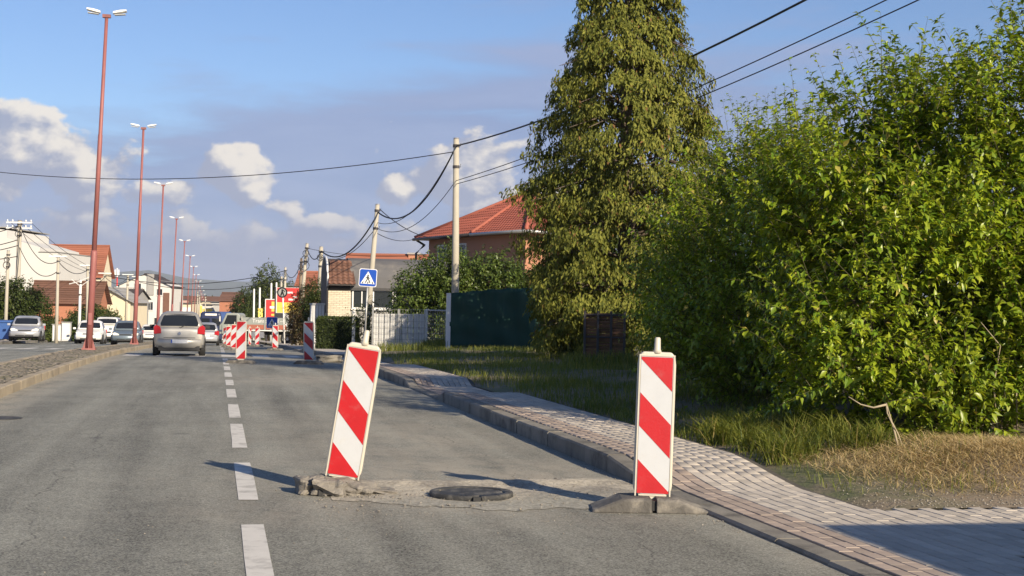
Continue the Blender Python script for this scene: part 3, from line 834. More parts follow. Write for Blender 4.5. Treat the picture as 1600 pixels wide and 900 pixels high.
def shoots(ell, n, up=.75, lmin=.35, lmax=1.0, shell=(.45, .98), zmin=None, gaps=False):
    """starting points and directions of leafy shoots inside a set of ellipsoids (cx,cy,cz,rx,ry,rz)"""
    E = np.array(ell, float); vol = E[:, 3]*E[:, 4]+E[:, 3]*E[:, 5]+E[:, 4]*E[:, 5]
    k = rng.choice(len(E), n, p=vol/vol.sum())
    u = unit(n); r = rng.uniform(shell[0], shell[1], (n, 1))**.7
    P = E[k, :3]+u*r*E[k, 3:]
    nrm = u/E[k, 3:]; nrm /= np.linalg.norm(nrm, axis=1, keepdims=True)
    D = nrm*.75+np.array([0, 0, up])+rng.normal(0, .38, (n, 3))
    D /= np.linalg.norm(D, axis=1, keepdims=True)
    L = rng.uniform(lmin, lmax, n)*rng.uniform(.7, 1.1, n)
    if gaps:                                     # boughs with hollows between them
        x, y, z = P.T
        f = np.sin(x*2.9+y*1.3+.5)*np.sin(z*3.3-x*.8)+.7*np.sin(y*3.1+z*1.7+1.0)*np.sin(x*1.7-z*2.2+2)+.45*np.sin(x*6.1+z*4.7)*np.sin(y*5.3+1)
        k = f > rng.normal(-.20, .22, len(P)); P, D, L = P[k], D[k], L[k]
    if zmin is not None:
        k = P[:, 2] > zmin; P, D, L = P[k], D[k], L[k]
    return P, D, L
def leaves_on(P, D, L, per, size, wr=.48, spread=.9, bend=-.25):
    n = len(P); T = rng.uniform(.06, 1, (n, per)); T[:, 0] = 1
    a = rng.uniform(0, 6.28, (n, 1))+np.arange(per)*2.4
    S1 = np.cross(D, np.array([.3, .2, 1.0])); S1 /= np.linalg.norm(S1, axis=1, keepdims=True)+1e-9
    S2 = np.cross(D, S1)
    out = S1[:, None]*np.cos(a)[..., None]+S2[:, None]*np.sin(a)[..., None]
    B = P[:, None]+D[:, None]*(L[:, None]*T)[..., None]
    B[..., 2] += bend*(L[:, None]*T)**2*.3
    LD = out*spread+D[:, None]*.65+rng.normal(0, .22, (n, per, 3)); LD[..., 2] -= .42
    N = D[:, None]*.5+out*.45+np.array([0, 0, .75])+rng.normal(0, .35, (n, per, 3))
    sz = size*rng.uniform(.55, 1.2, (n, per))*(1.05-.35*T)
    return B.reshape(-1, 3), LD.reshape(-1, 3), N.reshape(-1, 3), sz.ravel(), (sz*wr*rng.uniform(.8, 1.2, (n, per))).ravel()
def twigs(name, P, D, L, r, m, parent, bend=-.25):
    n = len(P); ts = [0, .5, 1.0]
    S1 = np.cross(D, np.array([.3, .2, 1.0])); S1 /= np.linalg.norm(S1, axis=1, keepdims=True)+1e-9
    S2 = np.cross(D, S1); V = []
    for t in ts:
        c = P+D*(L*t)[:, None]; c[:, 2] += bend*(L*t)**2*.3
        for a in (0, 2.094, 4.189): V.append(c+(S1*math.cos(a)+S2*math.sin(a))*r*(1-.7*t))
    V = np.stack(V, 1)
    F = np.array([(i*3+k, i*3+(k+1) % 3, i*3+3+(k+1) % 3, i*3+3+k) for i in range(2) for k in range(3)])
    return fast_mesh(name, V.reshape(-1, 3), (F[None]+(np.arange(n)*9)[:, None, None]).reshape(-1, 4), m, parent)
def limbs(t, base, ell, n, r0, m, name='limb', spread=.12):
    bx, by, bz = base
    for k in range(n):
        e = ell[k % len(ell)]
        u = unit(1)[0]; tgt = Vector((e[0]+u[0]*e[3]*.6, e[1]+u[1]*e[4]*.6, e[2]+abs(u[2])*e[5]*.55))
        s = Vector((bx+random.uniform(-spread, spread), by+random.uniform(-spread, spread), bz-.1))
        pts = []
        for i in range(6):
            q = i/5; p = s.lerp(tgt, q); p.z = s.z+(tgt.z-s.z)*(q**.85)
            p += Vector((random.uniform(-1, 1), random.uniform(-1, 1), 0))*.07*(i not in (0,))
            pts.append(p)
        MB().tube(pts, [r0*(1-.82*i/5)*random.uniform(.8, 1.1) for i in range(6)], 7).build(name, m, t, True)
def plum(name, base, ell, nshoot, per, size, label, leafm, cat='tree', group=None, n_single=0, lmax=1.0, zmin=None, nl=7):
    t = thing(name, base, label, cat, group)
    limbs(t, base, ell, nl, .055, M['bark'])
    P, D, L = shoots(ell, nshoot, lmax=lmax, zmin=zmin, gaps=name == 'plum_tree')
    o = twigs('twigs', P, D, L, .0045, M['shoot'], t); o['kind'] = 'stuff'
    B, LD, N, sz, wd = leaves_on(P, D, L, per, size)
    if n_single:
        c = np.array([0, 0, CAMZ]); v = B-c
        d = v@np.array(_F); px = 800+FPX*(v@np.array(_R))/d; py = 450-FPX*(v@np.array(_U))/d
        # those on the side towards the road, biggest in the picture
        score = np.where((px < 1600) & (py > 0), sz/d, 0)
        k = np.argsort(-score)[:n_single]
        mesh_cache = {}
        for i in k:
            key = int(i) % 6
            if key not in mesh_cache:
                V = leaf_arrays(np.zeros((1, 3)), np.array([[0, 1., 0]]), np.array([[0, 0, 1.]]), np.array([1.]), np.array([.42+.04*key]), droop=.08+.05*key)[0]
                me = bpy.data.meshes.new('leaf'); me.from_pydata([tuple(p) for p in V], [], [tuple(f) for f in LF.tolist()]); me.materials.append(leafm)
                mesh_cache[key] = me
            lo = bpy.data.objects.new('leaf', mesh_cache[key]); C.objects.link(lo); lo.parent = t
            y_ = Vector(LD[i]).normalized(); z_ = Vector(N[i]); x_ = y_.cross(z_).normalized(); z_ = x_.cross(y_)
            Mx = Matrix((x_, y_, z_)).transposed().to_4x4(); Mx.translation = Vector(B[i])-t.location
            lo.matrix_local = Mx @ Matrix.Diagonal((sz[i], sz[i], sz[i], 1))
        keep = np.ones(len(B), bool); keep[k] = False
        B, LD, N, sz, wd = B[keep], LD[keep], N[keep], sz[keep], wd[keep]
    o = leaf_obj('foliage', B, LD, N, sz, wd, leafm, t); o['kind'] = 'stuff'
    return t
# the green plum thicket on the right
ellA = [(7.5, 14.7, 2.15, 1.75, 1.45, 1.95), (8.4, 14.9, 3.1, 1.35, 1.3, 1.35), (6.75, 14.3, 1.55, 1.15, 1.0, 1.25), (8.7, 13.9, 1.3, 1.3, 1.0, 1.25), (9.2, 15, 2.6, 1.4, 1.4, 1.9), (6.55, 14.9, 2.75, .8, .9, .9), (8.6, 13.9, .75, 1.5, .6, .7), (9.6, 14.6, 1.0, 1.4, .8, .9), (7.3, 15.6, .9, 1.5, .8, .8), (6.5, 13.8, .85, .8, .55, .8), (7.6, 13.35, .8, .95, .55, .75), (8.8, 13.15, .9, .95, .55, .8)]
treeA = plum('plum_tree', (7.6, 14.9, .3), ellA, 6900, 24, .118, 'largest bright green leafy plum tree rising out of frame above the dry grass', M['lf_plum'], group='plum trees along the verge', n_single=300, zmin=.12)
ellB = [(8.9, 17.0, 1.9, 1.25, 1.1, 1.9), (7.55, 19.3, 2.0, 1.75, 1.7, 1.9), (7.0, 18.6, 1.3, 1.2, 1.2, 1.2), (8.0, 19.8, 2.9, 1.2, 1.2, 1.05)]  # first lump, out of sight behind the largest tree, is added for shade
plum('plum_tree', (7.4, 19.4, .3), ellB, 4800, 22, .10, 'middle plum tree, its road side in the shadow of the largest one', M['lf_plum'], group='plum trees along the verge', zmin=.3)
ellC = [(9.0, 25.0, 1.7, 1.6, 1.8, 1.75), (8.6, 23.6, 1.2, 1.2, 1.3, 1.2), (9.7, 25.6, 2.6, 1.4, 1.3, 1.5), (9.8, 28.5, 1.25, 1.2, 1.6, 1.3)]
plum('plum_tree', (9.0, 25.2, .3), ellC, 3200, 20, .11, 'dark shaded plum tree next to the reed screen and the conifer', M['lf_plum'], group='plum trees along the verge', zmin=.2)

ellD = [(11.6, 14.4, 2.4, 1.9, 1.6, 2.5), (12.6, 13.6, 3.2, 1.6, 1.5, 1.8)]  # unseen tree, added to darken the lower thicket with its shadow
plum('plum_tree', (11.8, 14.4, .3), ellD, 1300, 14, .16, 'unseen plum tree added outside the right edge to shade the middle plum tree', M['lf_plum'], group='plum trees along the verge', zmin=.15)
ellE = [(13.4, 17.2, 4.4, 2.3, 2.1, 4.2), (14.8, 18.5, 3.8, 1.8, 1.8, 3.0)]  # another unseen tree, added so its shadow falls on the thicket and verge
plum('unseen_shade_tree', (13.8, 17.5, .3), ellE, 3600, 14, .20, 'unseen broad tall tree added outside the right edge to shade thicket and verge', M['lf_mid'], zmin=.4)
# pale dead stem sticking out in front of the thicket, and a sapling
x, y = ATX(1400, 13.2)
t = thing('dead_stem', (x, y, vz1(x, y)), 'bare pale dead stem with a long bent twig in front of the largest plum tree', 'dead branch')
def stem(px_pts, d, rad, name, m):
    pts = [AT(a, b_, d+random.uniform(-.05, .05)) for a, b_ in px_pts]
    pts[0].z = min(pts[0].z, vz1(pts[0].x, pts[0].y)) if name == 'stem' else pts[0].z
    n = len(pts); MB().tube(pts, [rad*(1-.6*i/(n-1)) for i in range(n)], 6).build(name, m, t, True)
stem([(1404, 700), (1398, 675), (1392, 655), (1385, 630)], 13.2, .012, 'stem', M['twig'])
stem([(1411, 698), (1404, 680), (1392, 655)], 13.2, .009, 'stem', M['twig'])
stem([(1385, 632), (1365, 637), (1345, 632), (1326, 620)], 13.2, .011, 'twig', M['twig'])
stem([(1385, 632), (1386, 645), (1393, 660), (1400, 672)], 13.2, .008, 'twig', M['twig'])
for k in range(11):                            # pale old stems low down at the front of the largest tree
    x0 = 7.6+.30*k+rng.normal(0, .08); y0 = 13.35+rng.normal(0, .1); z0 = vz1(x0, y0); h_ = rng.uniform(.6, 1.7); lx, ly = rng.normal(0, .3), -rng.uniform(0, .25)
    o = MB().tube([(x0, y0, z0-.05), (x0+lx*.4, y0+ly*.4, z0+h_*.45), (x0+lx*.7+rng.normal(0, .05), y0+ly, z0+h_*.8), (x0+lx*1.2, y0+ly*1.1, z0+h_)], [.010, .008, .006, .003], 5).build('old_stem', M['twig'], treeA, True)
ellS = [(8.35, 12.55, .75, .55, .4, .5), (8.9, 12.7, .6, .5, .4, .45)]
plum('sapling', (8.4, 12.55, .2), ellS, 170, 14, .055, 'wispy low green sapling at the foot of the largest plum tree by the dry grass', M['lf_mid'], 'shrub', lmax=.6, nl=5)

# ---- drooping conifer
def conifer(base, H, prof, label):
    bx, by, bz = base
    t = thing('conifer_tree', base, label, 'conifer')
    MB().tube([(bx, by, bz-.2), (bx+.05, by, bz+H*.3), (bx-.04, by+.05, bz+H*.65), (bx, by, bz+H)], [.26, .2, .12, .02], 10).build('trunk', M['bark'], t, True)
    zs, rs = zip(*prof)
    n = 900
    z = np.array(sorted(rng.uniform(.7, H-.1, n)))
    z = z[rng.uniform(0, 1, n) < np.interp(z, zs, rs)/max(rs)*.75+.25]; n = len(z)
    z = z+.12*np.sin(z*8.5)                                   # the branches gather in tiers
    az_ = np.arange(n)*2.39996+rng.normal(0, .35, n)
    rad = np.interp(z, zs, rs)*rng.uniform(.74, 1.07, n)*(1+.10*np.sin(az_*3+z*1.1)+.09*np.sin(az_*5-z*2.3+1)+.06*np.sin(z*5.2+az_))
    out = np.stack([np.cos(az_), np.sin(az_), np.zeros(n)], 1)
    tips = np.array([bx, by, 0])+out*rad[:, None]; tips[:, 2] = bz+z
    side = np.stack([-out[:, 1], out[:, 0], out[:, 2]], 1)
    P = []; Dd = []
    per = 44
    for k in range(per):
        q = 1.05-np.abs(rng.normal(0, .24, n))[:, None]*np.ones((n, 1)); q = np.maximum(q, .3)
        w_ = rng.normal(0, .17, n)[:, None]*(1.25-q*.6)
        p = np.array([bx, by, 0])+out*rad[:, None]*q+side*w_
        p[:, 2] = bz+z+.16*np.sin(q[:, 0]*2.6)-.38*q[:, 0]**2-1.1*np.abs(w_[:, 0])-np.abs(rng.normal(0, .10, n))
        P.append(p); d = out*rng.uniform(-.05, .45, n)[:, None]+side*w_*1.2+rng.normal(0, .16, (n, 3)); d[:, 2] = -1.0+rng.normal(0, .2, n)
        Dd.append(d)
    P = np.concatenate(P); Dd = np.concatenate(Dd)
    B = []; LD = []; SZ = []
    for j in range(4):
        B.append(P+Dd/np.linalg.norm(Dd, axis=1, keepdims=True)*(j*.042)+rng.normal(0, .018, P.shape)); LD.append(Dd+rng.normal(0, .30, Dd.shape)); SZ.append(rng.uniform(.06, .15, len(P)))
    B = np.concatenate(B); LD = np.concatenate(LD); SZ = np.concatenate(SZ)
    oc = B-np.array([bx, by, 0]); oc[:, 2] = 0; oc /= np.linalg.norm(oc, axis=1, keepdims=True)+1e-6
    N = oc+np.array([0, 0, .25])+rng.normal(0, .45, B.shape)
    keep = B[:, 2] > bz+.25
    B, LD, N, SZ = B[keep], LD[keep], N[keep], SZ[keep]
    o = leaf_obj('foliage', B, LD, N, SZ, SZ*.42, M['lf_conifer'], t, droop=.05); o['kind'] = 'stuff'
    mb = MB()
    for i in range(0, n, 5):
        a = Vector((bx, by, bz+z[i]-.1)); b_ = Vector(tips[i]); mid = a.lerp(b_, .5)+Vector((0, 0, .15)); b_.z -= .25
        mb.tube([a, mid, b_], [.03, .02, .006], 5, False)
    o = mb.build('branches', M['bark'], t); o['kind'] = 'stuff'
    return t
cx, cy = ATX(975, 35.5)
conifer((cx, cy, zr(cy)+.25), 10.8, [(0.3, 1.75), (.9, 2.2), (1.9, 2.4), (4.3, 2.42), (6.0, 2.2), (7.2, 1.8), (8.6, 1.36), (9.9, .8), (10.8, .12)], 'tall drooping olive green conifer reaching past the top edge, beside the green tarpaulin')

# ---- rounded bush or tree with leaf clumps, for the middle and far distance
def bushy(name, base, ell, n, size, label, leafm, cat, group=None, trunk=None, lmax=.6, per=9, core=False):
    t = thing(name, base, label, cat, group)
    if trunk: MB().tube([(base[0], base[1], base[2]-.2), (base[0]+.05, base[1], base[2]+trunk[1]*.6), (base[0], base[1], base[2]+trunk[1])], [trunk[0], trunk[0]*.8, trunk[0]*.4], 8).build('trunk', M['bark'], t, True)
    limbs(t, base, ell, 5, max(.03, size*.35), M['bark'])
    P, D, L = shoots(ell, n, up=.35, lmin=size*1.2, lmax=max(lmax, size*3), shell=(.35, .97))
    B, LD, N, sz, wd = leaves_on(P, D, L, per, size)
    keep = B[:, 2] > base[2]+.03
    o = leaf_obj('foliage', B[keep], LD[keep], N[keep], sz[keep], wd[keep], leafm, t); o['kind'] = 'stuff'
    return t
def bush_px(name, d, px0, px1, ptop, label, leafm, cat, n, size, group=None, depth=None, lumps=5, dz=.1, seed=1, trunk=None, zb=0.0):
    """a bush whose outline spans two pixel columns at depth d; lumps give it an uneven top"""
    rr = random.Random(seed)
    xc, yc = ATX((px0+px1)/2, d); g0 = zr(yc)+dz; w = (px1-px0)/FPX*d/2; H = ZAT((px0+px1)/2, ptop, d)-g0
    dep = depth or w*.8; E = []
    rx, ry = _R0.x, _R0.y
    for k in range(lumps):
        f = (k+.5)/lumps*2-1 if lumps > 1 else 0
        hh = H*(1-.28*abs(f)**2)*rr.uniform(.86, 1.0); ww = w/lumps*1.45 if lumps > 1 else w
        cxx = xc+rx*f*(w-ww*.72); cyy = yc+ry*f*(w-ww*.72)+rr.uniform(-.2, .2)*dep
        E.append((cxx, cyy, g0+zb+(hh-zb)*.5, ww, dep*.8, (hh-zb)*.52))
    return bushy(name, (xc, yc, g0), E, n, size, label, leafm, cat, group, trunk)
bush_px('laurel_bush', 58, 606, 850, 374, 'broad glossy green laurel bush behind the white board fence, below the red roof', M['lf_laurel'], 'bush', 5200, .19, lumps=7, seed=3, depth=1.8)

# ------------------------------------------------------------------ grass and straw
def blades(name, pts, h, w, lean, m, seed=0, flat=0.0):
    P = np.array(pts, float); n = len(P)
    hh = h*rng.uniform(.45, 1.25, n); a = rng.uniform(0, 6.28, n)
    d = np.stack([np.cos(a), np.sin(a), np.zeros(n)], 1); s = np.stack([-np.sin(a), np.cos(a), np.zeros(n)], 1)
    ln = lean*rng.uniform(.3, 1.4, n)*hh
    up = np.array([0, 0, 1.0])*(1-flat)
    wv = (w*rng.uniform(.6, 1.3, n))[:, None]
    p1 = P+up*(hh*.55)[:, None]+d*(ln*.35)[:, None]
    p2 = P+up*(hh*(.9-.12*lean))[:, None]+d*(ln)[:, None]
    p2[:, 2] += .01
    V = np.stack([P-s*wv*.5, P+s*wv*.5, p1+s*wv*.42, p1-s*wv*.42, p2], 1)
    T = np.array([(0, 1, 2), (0, 2, 3), (3, 2, 4)])
    F = T[None]+(np.arange(n)*5)[:, None, None]
    o = fast_mesh(name, V.reshape(-1, 3), F.reshape(-1, 3), m); o['kind'] = 'stuff'
    return o
def scatter(n, x0, x1, y0, y1, f=None):
    out = []
    while len(out) < n:
        x = rng.uniform(x0, x1); y = y0+(y1-y0)*rng.uniform()
        if f is None or rng.uniform() < f(x, y): out.append((x, y, vz1(x, y)-.01))
    return out
def patchy(x, y): return max(0.0, min(1, .55+.6*math.sin(x*2.1+y*.9)*math.sin(y*1.3-x*.7)))
ex = lambda y: 4.72+.10*math.sin(y*1.1)+.06*math.sin(y*2.9)
blades('grass', scatter(26000, 4.6, 10.5, 19, 47, lambda x, y: (x > ex(y))*(.25+.75*patchy(x, y))*min(1, 26/y)), .17, .010, .55, M['grass'])
blades('grass', scatter(7000, 4.6, 7.2, 12.6, 20, lambda x, y: (x > ex(y))*patchy(x, y)), .14, .009, .9, M['grass'])
tufts = []
for k in range(34):
    cxx = rng.uniform(4.95, 6.2); cyy = rng.uniform(12.0, 15.4); 
    if cyy < 12.6 and cxx > 5.9: continue
    for j in range(70):
        tufts.append((cxx+rng.normal(0, .09), cyy+rng.normal(0, .09), vz1(cxx, cyy)-.01))
blades('grass', tufts, .31, .011, 1.05, M['grass'])
st = []
for x, y, z in scatter(19000, 4.9, 9.6, 10.2, 13.0, lambda x, y: (0.12+.88*math.exp(-((y-11.7-.12*math.sin(x*4))/.85)**2))*min(1, (x-4.8)/1.0)): st.append((x, y, z+rng.uniform(0, .07)))
blades('dry_straw', st, .20, .006, 1.25, M['straw'], flat=.72)
blades('grass', scatter(1700, 4.75, 9.3, 10.0, 12.6, lambda x, y: patchy(x*1.7, y*2)*(y > 10.4)), .12, .006, .7, M['grass'])
# weeds in front of fences and along the back of the verge
weeds = []
for px0, px1, d in ((590, 700, 51.5), (660, 700, 52.3), (880, 990, 31.2)):
    for k in range(900):
        q = AT(rng.uniform(px0, px1), 484, d+rng.normal(0, .5)); weeds.append((q.x, q.y, vz1(q.x, q.y)))
blades('grass', weeds, .38, .014, .5, M['grass'])

# ================================================================== FENCES BESIDE THE VERGE
def gz(p): return vz1(p.x, p.y)
# green tarpaulin on a frame
pA = AT(703, 484, 51); pB = AT(872, 484, 51.5)
t = thing('tarpaulin_fence', (pA.x, pA.y, gz(pA)), 'tall dark green tarpaulin fence with a pale end post, under the conifer', 'fence')
nx, nz_ = 60, 14; V = []
for j in range(nz_+1):
    for i in range(nx+1):
        q = i/nx; p = pA.lerp(pB, q)
        top = ZAT(707+169*q, 459-9*math.sin(min(1, q*1.4)*1.57), 51.2)
        g0 = vz1(p.x, p.y)-.02
        wv = .05*math.sin(q*26+j*.3)+.03*math.sin(q*61)*(j/nz_)+.02*math.sin(j*1.2+q*9)
        V.append((p.x-_F.x*wv, p.y-_F.y*wv, g0+(top-g0)*j/nz_+.02*math.sin(q*38)*(j == nz_)))
F = [(j*(nx+1)+i, j*(nx+1)+i+1, (j+1)*(nx+1)+i+1, (j+1)*(nx+1)+i) for j in range(nz_) for i in range(nx)]
o = fast_mesh('tarpaulin', np.array(V), np.array(F), M['tarp'], t, smooth=True)
so_ = o.modifiers.new('thickness', 'SOLIDIFY'); so_.thickness = .012
zt = ZAT(704, 459, 50.9)
MB().box((pA.x-.05, pA.y, (gz(pA)+zt)/2), (.14, .12, zt-gz(pA)+.05)).build('post', M['frame_white'], t)
for q in (.33, .66):
    p = pA.lerp(pB, q)+_F*.15; MB().box((p.x, p.y, gz(p)+1.0), (.07, .07, 2.0)).build('post', M['grey_steel'], t)
# wire mesh fence with white boards
f0 = AT(583, 484, 53); f1 = AT(664, 484, 52.6)
t = thing('mesh_fence', (f0.x, f0.y, gz(f0)), 'wire mesh fence backed with weathered white boards, between the crossing sign and the mesh gate', 'fence')
for i in range(9):
    q0, q1 = i/9, (i+1)/9; a = f0.lerp(f1, q0+.006); b_ = f0.lerp(f1, q1-.006); c = (a+b_)/2
    zt = ZAT(590+75*q0, 490.5, 53)+random.uniform(-.01, .01); zb = gz(c)+.03
    MB().box((c.x+_F.x*.06, c.y+_F.y*.06, (zt+zb)/2), ((b_-a).length, .022, zt-zb), -YAW).build('board', M['board_white'], t)
for q in (0, .5, 1.0):
    p = f0.lerp(f1, q); zt = ZAT(590, 482, 53)
    MB().box((p.x, p.y, (gz(p)+zt)/2), (.06, .06, zt-gz(p)), -YAW).build('post', M['grey_steel'], t)
def meshwire(t, a, b_, zb, zt, pv=.1, ph=.2, r=.0055):
    mb = MB(); L = (b_-a).length; n = int(L/pv)
    for i in range(n+1):
        p = a.lerp(b_, i/n); mb.tube([(p.x-_F.x*.03, p.y-_F.y*.03, zb), (p.x-_F.x*.03, p.y-_F.y*.03, zt)], r, 4, False)
    k = int((zt-zb)/ph)
    for j in range(k+1):
        z = zb+(zt-zb)*j/k; mb.tube([(a.x-_F.x*.035, a.y-_F.y*.035, z), (b_.x-_F.x*.035, b_.y-_F.y*.035, z)], r, 4, False)
    o = mb.build('wire_mesh', M['wire'], t); o['kind'] = 'stuff'
meshwire(t, f0, f1, gz(f0)+.04, ZAT(600, 483, 53))
g0_, g1_ = AT(667, 484, 52.4), AT(698, 484, 51.8)
t = thing('mesh_gate', (g0_.x, g0_.y, gz(g0_)), 'open wire mesh gate with a pale tubular frame between white boards and green tarpaulin', 'gate')
zb, zt = gz(g0_)+.06, ZAT(680, 485, 52)
for p in (g0_, g1_): MB().box((p.x, p.y, (zb+zt)/2), (.065, .065, zt-zb+.1), -YAW).build('post', M['board_white'], t)
for z in (zb+.05, zt): MB().tube([(g0_.x, g0_.y, z), (g1_.x, g1_.y, z)], .025, 6).build('rail', M['board_white'], t)
meshwire(t, g0_, g1_, zb, zt, .085, .16)
pw = AT(553, 484, 60); tag(MB().box((pw.x, pw.y, zr(60)+.85), (.12, .12, 1.75)).build('fence_post', M['frame_white']), 'lone slim white fence post between the dark box hedge and crossing sign', 'post')
# reed screen panels over a low wall
r0, r1 = AT(914, 484, 32.4), AT(976, 484, 32)
t = thing('reed_fence', (r0.x, r0.y, gz(r0)), 'rusty brown reed screen fence on a low concrete wall beneath the conifer', 'fence')
zw = ZAT(940, 566, 32); zt = ZAT(940, 488, 32)
wl = MB(); c = (r0+r1)/2; wl.box((c.x, c.y, (gz(c)-.1+zw)/2), ((r1-r0).length+.5, .22, zw-gz(c)+.1), -YAW); soft(wl.build('low_wall', M['low_wall'], t), .02)
for i in range(3):
    a = r0.lerp(r1, i/3+.01); b_ = r0.lerp(r1, (i+1)/3-.01); c = (a+b_)/2
    n = 30; mb = MB()
    for j in range(n):
        z = zw+.06+(zt-zw-.08)*(j+.5)/n
        mb.tube([(a.x, a.y, z+random.uniform(-.008, .008)), (c.x-_F.x*.01, c.y-_F.y*.01, z+random.uniform(-.01, .01)), (b_.x, b_.y, z+random.uniform(-.008, .008))], .0165, 5, False)
    o = mb.build('reed_panel', M['reed'], t); o['kind'] = 'stuff'
for i in range(4):
    p = r0.lerp(r1, i/3)-_F*.05; MB().box((p.x, p.y, (zw+zt)/2), (.05, .05, zt-zw+.06), -YAW).build('post', M['gutter'], t)
for z in (zw+.1, (zw+zt)/2, zt-.06): MB().tube([r0-_F*.06+Vector((0, 0, z-r0.z)), r1-_F*.06+Vector((0, 0, z-r1.z))], .015, 5).build('rail', M['gutter'], t)

# clipped dark hedge in front of the barrel-roofed building
h0, h1 = AT(508, 484, 62), AT(549, 484, 61)
zt_ = ZAT(525, 498, 61.5); c = (h0+h1)/2
t = thing('box_hedge', (c.x, c.y, zr(c.y)+.1), 'square clipped dark hedge in front of the cream brick wall', 'hedge')
MB().box((c.x, c.y, (zr(c.y)+zt_)/2), ((h1-h0).length-.12, 1.0, zt_-zr(c.y)-.1), -YAW).build('core', M['hedge_core'], t)
hp = []; hd = []
for k in range(9000):
    u, v, w = rng.uniform(-.5, .5), rng.uniform(-.5, .5), rng.uniform(0, 1)
    f = rng.integers(0, 4)
    if f == 0: v = -.5; nn = -_F
    elif f == 1: u = -.5; nn = -_R0
    elif f == 2: u = .5; nn = _R0
    else: w = 1; nn = Vector((0, 0, 1))
    p = c+_R0*(u*(h1-h0).length)+Vector((_F.x, _F.y, 0))*(v*1.1); p.z = zr(c.y)+.1+(zt_-zr(c.y)-.1)*w
    hp.append(p); hd.append(nn)
hp = np.array([tuple(p) for p in hp])+rng.normal(0, .03, (9000, 3)); hd = np.array([tuple(p) for p in hd])+rng.normal(0, .6, (9000, 3))
sz = rng.uniform(.05, .10, 9000)
leaf_obj('foliage', hp, hd, unit(9000)+np.array([0, 0, .5]), sz, sz*.5, M['lf_dark'], t)['kind'] = 'stuff'

# ================================================================== HOUSES ON THE RIGHT
def courses(parent, A, B, Ct, Dt, n, m, seg=24, amp=.022, name='tile_course', lap=.03):
    """roof slope between the eave A-B and the top D-C, as overlapping rows of tiles"""
    A, B, Ct, Dt = map(Vector, (A, B, Ct, Dt))
    nrm = (B-A).cross(Dt-A).normalized()
    if nrm.z < 0: nrm = -nrm
    W_ = (B-A).length
    for i in range(n):
        t0, t1 = i/n, min(1, (i+1.12)/n)
        V = []; F = []
        for r_, tt in ((0, t0), (1, t1)):
            a = A.lerp(Dt, tt); b_ = B.lerp(Ct, tt)
            for k in range(seg+1):
                q = k/seg; p = a.lerp(b_, q)
                ph = (a+(b_-a)*q-A).dot((B-A).normalized())/.24
                p = p+nrm*(lap*(1-r_)+amp*math.cos(2*math.pi*ph)*(1 if seg > 2 else 0))
                V.append(p)
        low = [v-nrm*.035 for v in V[:seg+1]]
        V += low; o_ = 2*(seg+1)
        for k in range(seg):
            F.append((k, k+1, seg+1+k+1, seg+1+k)); F.append((o_+k, o_+k+1, k+1, k))
        mb = MB(); mb.add(V, F); mb.build(name, m, parent)
def ridge(parent, a, b_, m, r=.09, name='ridge_cap'):
    MB().tube([a, b_], r, 7).build(name, m, parent, True)

# ---- house with the hipped red tile roof, behind the laurel
ev = [Vector(p) for p in (AT(648, 367, 76), AT(737, 357.5, 70), AT(822, 373, 66), AT(905, 383, 69), AT(960, 372, 80))]
ze = sum(p.z for p in ev[:3])/3
for p in ev: p.z = ze
apx = AT(835, 297, 75)
t = thing('house', (ev[1].x, ev[1].y, zr(70)), 'terracotta house with a hipped red tile roof, behind the laurel and conifer', 'house')
for i in range(4):
    a, b_ = ev[i], ev[i+1]
    n = max(6, int((apx-(a+b_)/2).length/.36))
    courses(t, a, b_, apx+(b_-a)*.006, apx-(b_-a)*.006, n, M['tile_red'], seg=int((b_-a).length/.06))
    ridge(t, a+Vector((0, 0, .05)), apx+Vector((0, 0, .06)), M['tile_red'])
    d_ = (b_-a).normalized(); o_ = Vector((d_.y, -d_.x, 0))
    MB().tube([a+o_*.08+Vector((0, 0, -.06)), b_+o_*.08+Vector((0, 0, -.06))], .075, 8).build('gutter', M['gutter'] if i == 0 else M['grey_steel'], t, True)
cen = sum(ev, Vector())/5
ins = [cen+(p-cen)*.86 for p in ev]
MB().slab([(p.x, p.y) for p in ins], zr(70)-.2, ze-.02).build('wall', M['orange_wall'], t)
MB().slab([(p.x, p.y) for p in [cen+(p-cen)*.985 for p in ev]], ze-.10, ze-.03).build('soffit', M['gutter'], t)
e0 = ev[0]; i0 = ins[0]
MB().tube([e0+Vector((.1, -.1, -.1)), e0+Vector((.5, -.2, -.35)), AT(662, 384, 75.5), AT(650, 396, 75.5), AT(650, 440, 75.5)], .06, 7).build('downpipe', M['gutter'], t, True)
def window(parent, c, w, h, nrm, sill=True, mull=1, fm='frame_white', gm='window', world=True, depth=.06):
    """a framed window on a wall; nrm is the outward direction"""
    c = Vector(c); n = Vector(nrm).normalized(); s = Vector((-n.y, n.x, 0)); a = math.atan2(s.y, s.x)
    fr = MB(); b = .06 if w > .7 else .045
    for dx_, dz_, ww, hh in ((-w/2+b/2, 0, b, h), (w/2-b/2, 0, b, h), (0, h/2-b/2, w-2*b, b), (0, -h/2+b/2, w-2*b, b)):
        fr.box(c+s*dx_+n*depth/2+Vector((0, 0, dz_)), (ww, depth, hh), a)
    for k in range(mull): 
        q = (k+1)/(mull+1)-.5; fr.box(c+s*(q*w)+n*depth/2, (b*.8, depth*.8, h-2*b), a)
    f = fr.build('window', M[fm], parent, world=world)
    pn = MB(); 
    off = parent.location if world else Vector((0, 0, 0))
    pn.box(c+n*.012-off, (w-b, .02, h-b), a)
    p = pn.build('pane', M[gm], f, world=False)
    if sill:
        sl = MB(); sl.box(c-Vector((0, 0, h/2+.03))+n*.06-off, (w+.14, .14, .05), a); sl.build('sill', M[fm], f, world=False)
    return f
